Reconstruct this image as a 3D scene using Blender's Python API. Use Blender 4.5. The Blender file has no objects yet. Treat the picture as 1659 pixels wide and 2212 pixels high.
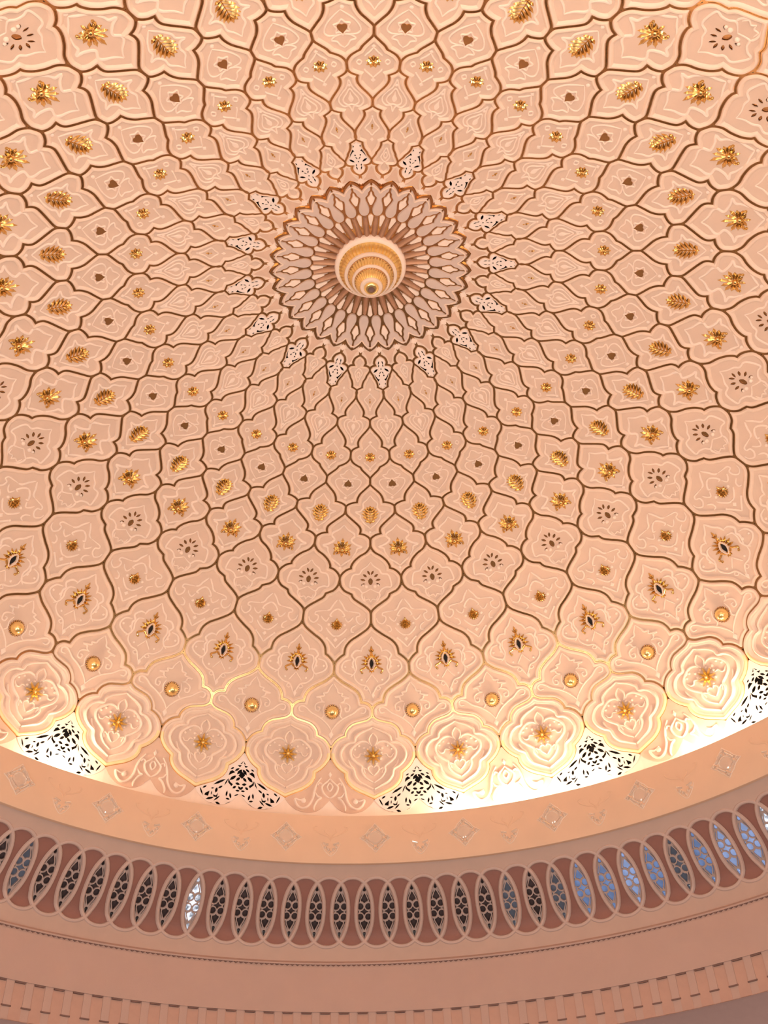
import bpy, math, random, json
import numpy as np
from mathutils import Vector, Matrix
from mathutils.geometry import delaunay_2d_cdt

TAU = 2*math.pi
scene = bpy.context.scene
COL = scene.collection

# ------------------------------------------------------------------ camera
F_PX, CX, CY, CZ, PITCH, ROLL = 2291.42533, .02912, -11.69765, -12.56479, .7498, -.0495
A0 = -.04955            # azimuth of the dome's first rib column
AW = -.07676            # azimuth of the first small window
K = TAU/32
cam_d = bpy.data.cameras.new('camera')
cam = bpy.data.objects.new('camera', cam_d)
COL.objects.link(cam)
c_, s_ = math.cos(PITCH), math.sin(PITCH)
fwd = Vector((0, c_, s_)); up0 = Vector((0, -s_, c_)); rt0 = Vector((1, 0, 0))
rt = math.cos(ROLL)*rt0+math.sin(ROLL)*up0
upv = -math.sin(ROLL)*rt0+math.cos(ROLL)*up0
M = Matrix((rt, upv, -fwd)).transposed().to_4x4()
M.translation = Vector((CX, CY, CZ))
cam.matrix_world = M
cam_d.sensor_fit = 'VERTICAL'
cam_d.sensor_height = 36
cam_d.lens = F_PX*36/2212
cam_d.clip_end = 200
scene.camera = cam

# ------------------------------------------------------------------ light
world = bpy.data.worlds.new('world'); scene.world = world
world.use_nodes = True
bg = world.node_tree.nodes['Background']
bg.inputs[0].default_value = (.60, .39, .28, 1)
bg.inputs[1].default_value = .36

def area(name, loc, target, size, energy, color):
    l = bpy.data.lights.new(name, 'AREA'); l.shape = 'DISK'; l.size = size; l.energy = energy; l.color = color
    o = bpy.data.objects.new(name, l); COL.objects.link(o); o.location = loc
    o.rotation_euler = (Vector(target)-Vector(loc)).to_track_quat('-Z', 'Y').to_euler()
    return o
for lx, ly, lz, le in ((-9, -7, -14.5, 480), (9, -7, -14.5, 480), (-4, -10.5, -12, 430), (4, -10.5, -12, 430)):
    area('added_hall_light', (lx, ly, lz), (lx*.1, 2, 2), 3.6, le, (1, .97, .90))  # unseen area lights added to light the dome, sited to limit gilt glare

scene.view_settings.view_transform = 'Standard'
scene.view_settings.look = 'None'
scene.view_settings.gamma = 1
scene.view_settings.use_curve_mapping = False
scene.view_settings.exposure = 0.15

# cove floodlights standing on the ledge behind the cornice lip: (azimuth index, power)
COVE = [(-3.55, 60), (.95, 40), (1.65, 80), (2.35, 50), (3.75, 45), (4.35, 60),
        (8.2, 45), (11.5, 45), (14.0, 90), (15.0, 90), (16.0, 90), (17.0, 90), (18.0, 90), (20.5, 45), (24, 45)]
for k, e in COVE:
    l = bpy.data.lights.new('cove_floodlight', 'POINT'); l.energy = e; l.color = (1, .86, .62); l.shadow_soft_size = .12
    o = bpy.data.objects.new('cove_floodlight', l); COL.objects.link(o)
    a = A0+k*K; o.location = (10.02*math.sin(a), 10.02*math.cos(a), -1.5)
T = json.loads('''{"W":[2.374,2.968,3.635,4.4,5.03,5.768,6.58,7.541,8.446,9.664,10.669,11.587,12.64],"SC":[2.509,3.103,3.704,4.427,5.124,5.871,6.73,7.499,8.602,9.486,10.659,11.627,12.4],"ED":[[6,[[0.5,2.374],[0.4839,2.4126],[0.3571,2.5173],[0.3315,2.5606],[0.2423,2.6406],[0.1986,2.7199],[0.1951,2.7852],[0.0847,2.8183],[0.0,2.856],[0.0144,2.9024],[0.0,2.968]]],[5,[[0.5,2.968],[0.4618,3.0628],[0.3358,3.1827],[0.2335,3.2907],[0.1966,3.3729],[0.2174,3.456],[0.1176,3.4853],[0.0268,3.5309],[0.0,3.5865],[0.0,3.635]]],[6,[[0.5,3.635],[0.4785,3.7089],[0.3827,3.8113],[0.2644,3.9226],[0.1896,4.0203],[0.1702,4.1023],[0.1887,4.1826],[0.1081,4.2144],[0.0368,4.2602],[0.0003,4.3245],[0.0,4.4]]],[4,[[0.5,4.4],[0.4876,4.479],[0.4204,4.5692],[0.3332,4.6261],[0.2418,4.6707],[0.2294,4.6868],[0.1898,4.7454],[0.0994,4.8341],[0.0263,4.9093],[0.0,4.9622],[0.0,5.03]]],[5,[[0.5,5.03],[0.4927,5.1061],[0.3974,5.2125],[0.2924,5.3287],[0.237,5.4458],[0.2217,5.5549],[0.158,5.5647],[0.0583,5.608],[0.0,5.6737],[0.0,5.768]]],[6,[[0.5,5.768],[0.477,5.8658],[0.3806,5.9744],[0.2668,6.0983],[0.1963,6.1963],[0.1809,6.2813],[0.1933,6.3595],[0.1192,6.3803],[0.0509,6.4304],[0.008,6.4948],[0.0,6.58]]],[6,[[0.5,6.58],[0.4928,6.6952],[0.4276,6.8324],[0.3128,6.9389],[0.2238,7.0619],[0.1785,7.1816],[0.1747,7.2477],[0.1074,7.2865],[0.0445,7.3663],[0.005,7.4598],[0.0,7.541]]],[4,[[0.5,7.541],[0.4779,7.6787],[0.4155,7.796],[0.3407,7.8529],[0.3006,7.8808],[0.2653,7.9799],[0.1819,8.0734],[0.1,8.1596],[0.0294,8.2556],[0.0016,8.3425],[0.0,8.446]]],[6,[[0.5,8.446],[0.4961,8.5739],[0.4505,8.7034],[0.329,8.8559],[0.21,8.9929],[0.1446,9.1445],[0.1267,9.3177],[0.075,9.3865],[0.0208,9.4919],[0.0,9.5842],[0.0,9.664]]],[6,[[0.5,9.664],[0.487,9.7969],[0.3982,9.9421],[0.2739,10.0711],[0.1892,10.1863],[0.1522,10.3024],[0.1361,10.4266],[0.0793,10.444],[0.0341,10.4946],[0.0033,10.5782],[0.0,10.669]]],[7,[[0.5,10.669],[0.4883,10.7665],[0.4336,10.8434],[0.3489,10.8883],[0.2647,10.9361],[0.2078,11.0228],[0.1789,11.1221],[0.1733,11.2043],[0.1146,11.2475],[0.0593,11.3279],[0.015,11.4593],[0.0,11.587]]],[4,[[0.5,11.587],[0.489,11.7277],[0.446,11.8668],[0.3963,11.967],[0.3377,12.0486],[0.3304,12.1617],[0.2898,12.3028],[0.2106,12.4288],[0.1087,12.5252],[0.0309,12.599],[0.0,12.64]]]],"TOP0":[3,[[0.5,2.374],[0.4673,2.3333],[0.3719,2.2991],[0.2416,2.2875],[0.2936,2.2253],[0.2398,2.1417],[0.1209,2.091],[0.0,2.06]]],"FOOT":[[0.5,12.64],[0.4716,12.7198],[0.4279,12.8071],[0.369,12.8863],[0.303,12.9279],[0.2296,12.9386],[0.1563,12.9137],[0.0904,12.8374],[0.0395,12.7297],[0.004,12.6535],[0.0,12.609]],"MO":{"0":[["s",0.022,0.012,1,0,[[-0.005,2.3569],[-0.1041,2.4046],[-0.1496,2.4761],[-0.0986,2.5503],[0.0,2.662],[0.0941,2.5443],[0.1574,2.4666],[0.1068,2.398]]],
["s",0.02,0.012,1,0,[[0.0,2.4388],[-0.0624,2.4917],[0.0,2.5724],[0.0673,2.4877]]]],"1":[["s",0.022,0.014,1,0,[[0.0,2.9302],[0.0853,2.9925],[0.1945,3.0693],[0.1642,3.1208],[0.0807,3.1817],[0.0339,3.2464],[0.0,3.2984],[-0.0339,3.2457],[-0.0807,3.1802],[-0.1643,3.1177],[-0.1947,3.0657],[-0.0853,2.991]]],
["f",0,0.012,1,0,[[0.0,2.7835],[0.0555,2.8321],[0.0,2.8808],[-0.0556,2.8311]]],
["d",0.02,0.012,0,0,[[0.0,3.3246]]]],"2":[["s",0.024,0.014,1,0,[[0.0,3.4504],[0.0382,3.5315],[0.0757,3.571],[0.1842,3.5696],[0.2735,3.6501],[0.2704,3.7482],[0.172,3.857],[0.0741,3.9408],[0.0231,4.0423],[0.0,4.0935],[-0.0231,4.0391],[-0.0743,3.9305],[-0.173,3.8332],[-0.2729,3.7109],[-0.2761,3.6124],[-0.1854,3.5443],[-0.0759,3.5606],[-0.0383,3.5263]]],
["s",0.022,0.014,1,0,[[0.0,3.5969],[0.089,3.5943],[0.1752,3.6578],[0.1652,3.7382],[0.0842,3.8233],[0.0,3.9156],[-0.0845,3.8117],[-0.1662,3.7155],[-0.1763,3.6337],[-0.0892,3.5821]]],
["f",0,0.014,1,0,[[0.0,3.6336],[0.0632,3.7102],[0.0228,3.7924],[0.0,3.863],[-0.0229,3.7893],[-0.0633,3.7015]]],
["d",0.03,0.012,0,0,[[0.0,3.9906]]]],"3":[["s",0.024,0.014,0,1,[[0.0,4.1212],[0.075,4.189],[0.1551,4.2647],[0.1684,4.3054]]],
["s",0.02,0.014,1,1,[[0.2662,4.3929],[0.3108,4.4398],[0.2614,4.4846],[0.2168,4.4352]]],
["s",0.024,0.014,0,1,[[0.1604,4.5482],[0.1248,4.581],[0.0687,4.6272],[0.0,4.7052]]],
["f",0,0.014,1,0,[[0.0,4.0285],[0.0538,4.073],[0.0,4.1212],[-0.0538,4.0717]]],
["f",0,0.014,1,0,[[0.0,4.6942],[0.0404,4.7293],[0.0,4.7698],[-0.0404,4.728]]]],"4":[["s",0.024,0.014,0,1,[[0.0,4.7318],[0.0658,4.7809],[0.1155,4.8541],[0.2011,4.8843],[0.1492,4.9438],[0.0636,4.975],[0.0212,4.9681]]],
["s",0.024,0.014,0,1,[[0.106,4.973],[0.2193,4.9721],[0.2875,5.0241],[0.2764,5.1087],[0.2102,5.218],[0.1134,5.3142],[0.0,5.41]]],
["s",0.022,0.018,1,0,[[0.0,4.9694],[0.042,5.0249],[0.1122,5.0185],[0.0928,5.0913],[0.1301,5.1589],[0.0545,5.1854],[0.0,5.2424],[-0.0545,5.1918],[-0.1297,5.1743],[-0.0926,5.1023],[-0.1119,5.0319],[-0.042,5.03]]],
["f",0,0.014,1,0,[[-0.0328,5.4229],[-0.0298,5.4928],[-0.0482,5.4659],[-0.0717,5.4566]]],
["d",0.035,0.012,0,0,[[-0.0326,5.454]]]],"5":[["s",0.028,0.016,0,1,[[0.0,5.3801],[0.0651,5.4833],[0.1475,5.5803],[0.1424,5.6981],[0.2051,5.7877],[0.2976,5.8059],[0.2023,5.8821],[0.1937,5.9683],[0.125,6.0834],[0.053,6.1676],[0.0,6.2295]]],
["d",0.035,0.014,0,0,[[0.0,6.3242]]]],"6":[["s",0.036,0.02,0,1,[[0.0,6.1477],[0.0787,6.2606],[0.1866,6.3501],[0.213,6.4279],[0.1545,6.5164],[0.1755,6.5785],[0.2619,6.6549],[0.3428,6.6966],[0.2646,6.7414],[0.2453,6.836],[0.1886,6.9629]]],
["s",0.03,0.018,0,1,[[0.2212,6.8988],[0.184,7.0025],[0.0795,7.1005],[0.0,7.198]]],
["d",0.045,0.014,0,0,[[-0.0089,7.2573]]]],"7":[["s",0.03,0.016,0,1,[[0.0,7.0864],[0.0541,7.1898],[0.1428,7.2863],[0.1855,7.3805],[0.2731,7.4031],[0.314,7.4975],[0.3285,7.7036],[0.2536,7.7105],[0.1781,7.7576],[0.1346,7.8363],[0.0822,7.8176],[0.0,7.75]]],
["s",0.03,0.016,0,1,[[0.1346,7.8363],[0.1385,7.9336],[0.0905,8.0604],[0.0,8.1781]]],
["s",0.02,0.014,0,1,[[0.0,8.0653],[0.029,7.9935],[0.0858,8.0118],[0.1074,7.9159]]],
["d",0.045,0.03,0,1,[[0.0673,7.6871]]],
["d",0.03,0.02,0,1,[[0.121,7.665]]]],"8":[["s",0.03,0.016,0,1,[[0.0103,8.0198],[0.0692,8.1445],[0.1087,8.2547],[0.1585,8.2926]]],
["s",0.03,0.016,0,1,[[-0.004,8.2374],[0.0332,8.2589],[0.078,8.3204],[0.1071,8.4071],[0.0723,8.4249]]],
["s",0.026,0.016,0,1,[[0.1635,8.2924],[0.2385,8.3062],[0.318,8.3291],[0.331,8.3933],[0.2854,8.4258],[0.2878,8.5222],[0.3396,8.5942],[0.4003,8.5382],[0.4184,8.45]]],
["s",0.024,0.014,0,1,[[0.1166,8.4468],[0.1548,8.5414],[0.2047,8.4997],[0.2358,8.4267]]],
["s",0.026,0.016,0,1,[[0.2804,8.6186],[0.2206,8.6838],[0.2141,8.7722],[0.2568,8.7955]]],
["s",0.03,0.016,0,1,[[0.1526,8.7018],[0.1034,8.8],[0.0409,8.8831],[-0.0019,8.8856]]],
["s",0.03,0.016,0,1,[[0.1304,8.9508],[0.0731,9.0409],[0.0,9.1797]]],
["f",0,0.02,1,0,[[-0.0038,8.9257],[0.0264,8.9797],[-0.0075,9.0374],[-0.0395,8.9839]]],
["d",0.035,0.018,0,1,[[0.1148,8.6232]]],
["d",0.03,0.018,0,1,[[0.1304,8.9508]]]],"9":[["s",0.03,0.02,0,1,[[0.0,8.8952],[0.063,9.0536],[0.1231,9.1428],[0.1468,9.2645]]],
["s",0.036,0.02,0,1,[[0.1473,9.2302],[0.2174,9.2316],[0.2701,9.342],[0.2383,9.4417],[0.2563,9.5282],[0.2238,9.7117]]],
["s",0.03,0.018,0,1,[[0.1309,9.3576],[0.1998,9.3877],[0.2224,9.5085],[0.2055,9.6428],[0.2325,9.763],[0.2791,9.8343]]],
["s",0.03,0.018,0,1,[[0.2777,9.445],[0.3651,9.4874],[0.4001,9.6269],[0.3585,9.7239],[0.2801,9.7839],[0.2322,9.7799]]],
["s",0.028,0.018,0,1,[[0.2322,9.7799],[0.2207,9.8968],[0.1528,10.0096],[0.0771,10.0472],[0.0393,10.1376],[0.0111,10.2535]]],
["s",0.02,0.014,0,1,[[0.0,9.7837],[0.0447,9.8863],[0.0823,9.972]]],
["s",0.02,0.016,0,1,[[0.0678,10.0384],[0.1049,10.1073],[0.0719,10.1474],[0.0487,10.1045]]],
["f",0,0.022,1,0,[[0.0112,10.1867],[0.0371,10.2629],[0.0129,10.3536],[-0.013,10.261]]],
["d",0.03,0.016,0,1,[[0.135,9.9077]]],
["d",0.03,0.016,0,1,[[0.3569,9.6054]]],
["d",0.035,0.016,0,1,[[0.2546,9.6128]]]],"10":[["s",0.03,0.022,0,1,[[0.0028,10.0016],[0.0495,10.124],[0.0678,10.2063],[0.1186,10.229],[0.1135,10.2875],[0.21,10.3262],[0.1546,10.336],[0.1401,10.4029],[0.0987,10.4377]]],
["s",0.026,0.018,0,1,[[0.0987,10.4377],[0.1626,10.4437],[0.2119,10.509],[0.2059,10.6168],[0.1651,10.6343],[0.1568,10.56],[0.1887,10.5509]]],
["s",0.03,0.02,0,1,[[0.3495,10.6659],[0.3991,10.6666],[0.4148,10.584],[0.3796,10.5418],[0.3242,10.5828],[0.259,10.6824],[0.1772,10.758],[0.105,10.8509],[0.0335,10.9857],[-0.0035,11.1025]]],
["s",0.024,0.016,0,1,[[0.0893,10.4713],[0.1112,10.603],[0.0968,10.7358],[0.1409,10.8168]]],
["f",0,0.02,1,0,[[-0.0035,11.0861],[0.0262,11.1666],[-0.0052,11.2665],[-0.0366,11.17]]]],"11":[["s2",0.05,0.05,0,1,[[0.0,10.9933],[0.0525,11.0433],[0.1366,11.1117],[0.2029,11.2116],[0.2224,11.3238],[0.2844,11.3531],[0.3491,11.4467],[0.3828,11.6081],[0.3593,11.7627],[0.3005,11.8822],[0.235,11.9545],[0.2133,12.0942],[0.1684,12.2165],[0.0886,12.3055],[0.0032,12.3955]]],
["s",0.045,0.03,0,1,[[0.039,11.3903],[0.0766,11.3292],[0.1433,11.3208],[0.217,11.418],[0.265,11.5326],[0.2548,11.6733],[0.2046,11.779],[0.1348,11.8836],[0.1341,11.9936],[0.0893,12.1322],[0.0032,12.2457]]],
["s",0.03,0.03,0,1,[[0.0,11.1279],[0.0394,11.2167],[0.0475,11.3118],[0.0182,11.4208]]],
["s",0.03,0.026,0,1,[[0.0032,11.9075],[0.0299,11.8617],[0.0621,11.9105],[0.0498,11.9963],[0.0032,12.0883]]],
["s",0.026,0.024,0,1,[[0.0999,11.6141],[0.1492,11.6017],[0.1732,11.6664],[0.2099,11.6694],[0.2395,11.5933]]],
["d",0.045,0.03,0,1,[[0.1049,11.4728]]],
["d",0.04,0.03,0,1,[[0.1673,11.4219]]],
["d",0.04,0.03,0,1,[[0.2161,11.4967]]],
["d",0.04,0.03,0,1,[[0.0676,11.5021]]],
["d",0.045,0.035,0,1,[[0.0961,11.5746]]],
["d",0.045,0.035,0,1,[[0.0872,11.7155]]],
["d",0.04,0.03,0,1,[[0.0356,11.8227]]],
["d",0.035,0.03,0,1,[[0.0347,11.4531]]],
["s",0.03,0.026,0,1,[[0.2948,11.7244],[0.2686,11.8476],[0.2191,11.9374]]],
["s",0.026,0.02,0,1,[[0.066,11.9579],[0.1145,11.9137],[0.0977,12.0384]]]],"12b":[["f",0,0.03,1,0,[[0.0,11.9959],[0.0231,12.0731],[0.0,12.1448],[-0.0231,12.0755]]],
["s",0.035,0.03,0,1,[[0.0,12.1605],[0.0349,12.2374],[0.0899,12.3454],[0.0737,12.4798],[0.0383,12.5599],[0.0,12.6011]]],
["s",0.03,0.03,1,0,[[0.0,12.2626],[0.0307,12.3476],[0.0,12.4434],[-0.0307,12.3506]]],
["s",0.04,0.03,0,1,[[0.0987,12.1407],[0.1455,12.2809],[0.172,12.4379],[0.1901,12.6272],[0.2353,12.7851],[0.3043,12.849],[0.3634,12.7708],[0.3847,12.6446],[0.3299,12.6671],[0.276,12.6111]]],
["s",0.035,0.03,0,1,[[0.1719,12.4537],[0.1359,12.5648],[0.0967,12.5974],[0.1353,12.6596],[0.1732,12.8014],[0.1726,12.8964]]],
["s",0.03,0.03,0,1,[[0.0822,12.2984],[0.1179,12.2659],[0.1373,12.3283]]],
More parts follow.
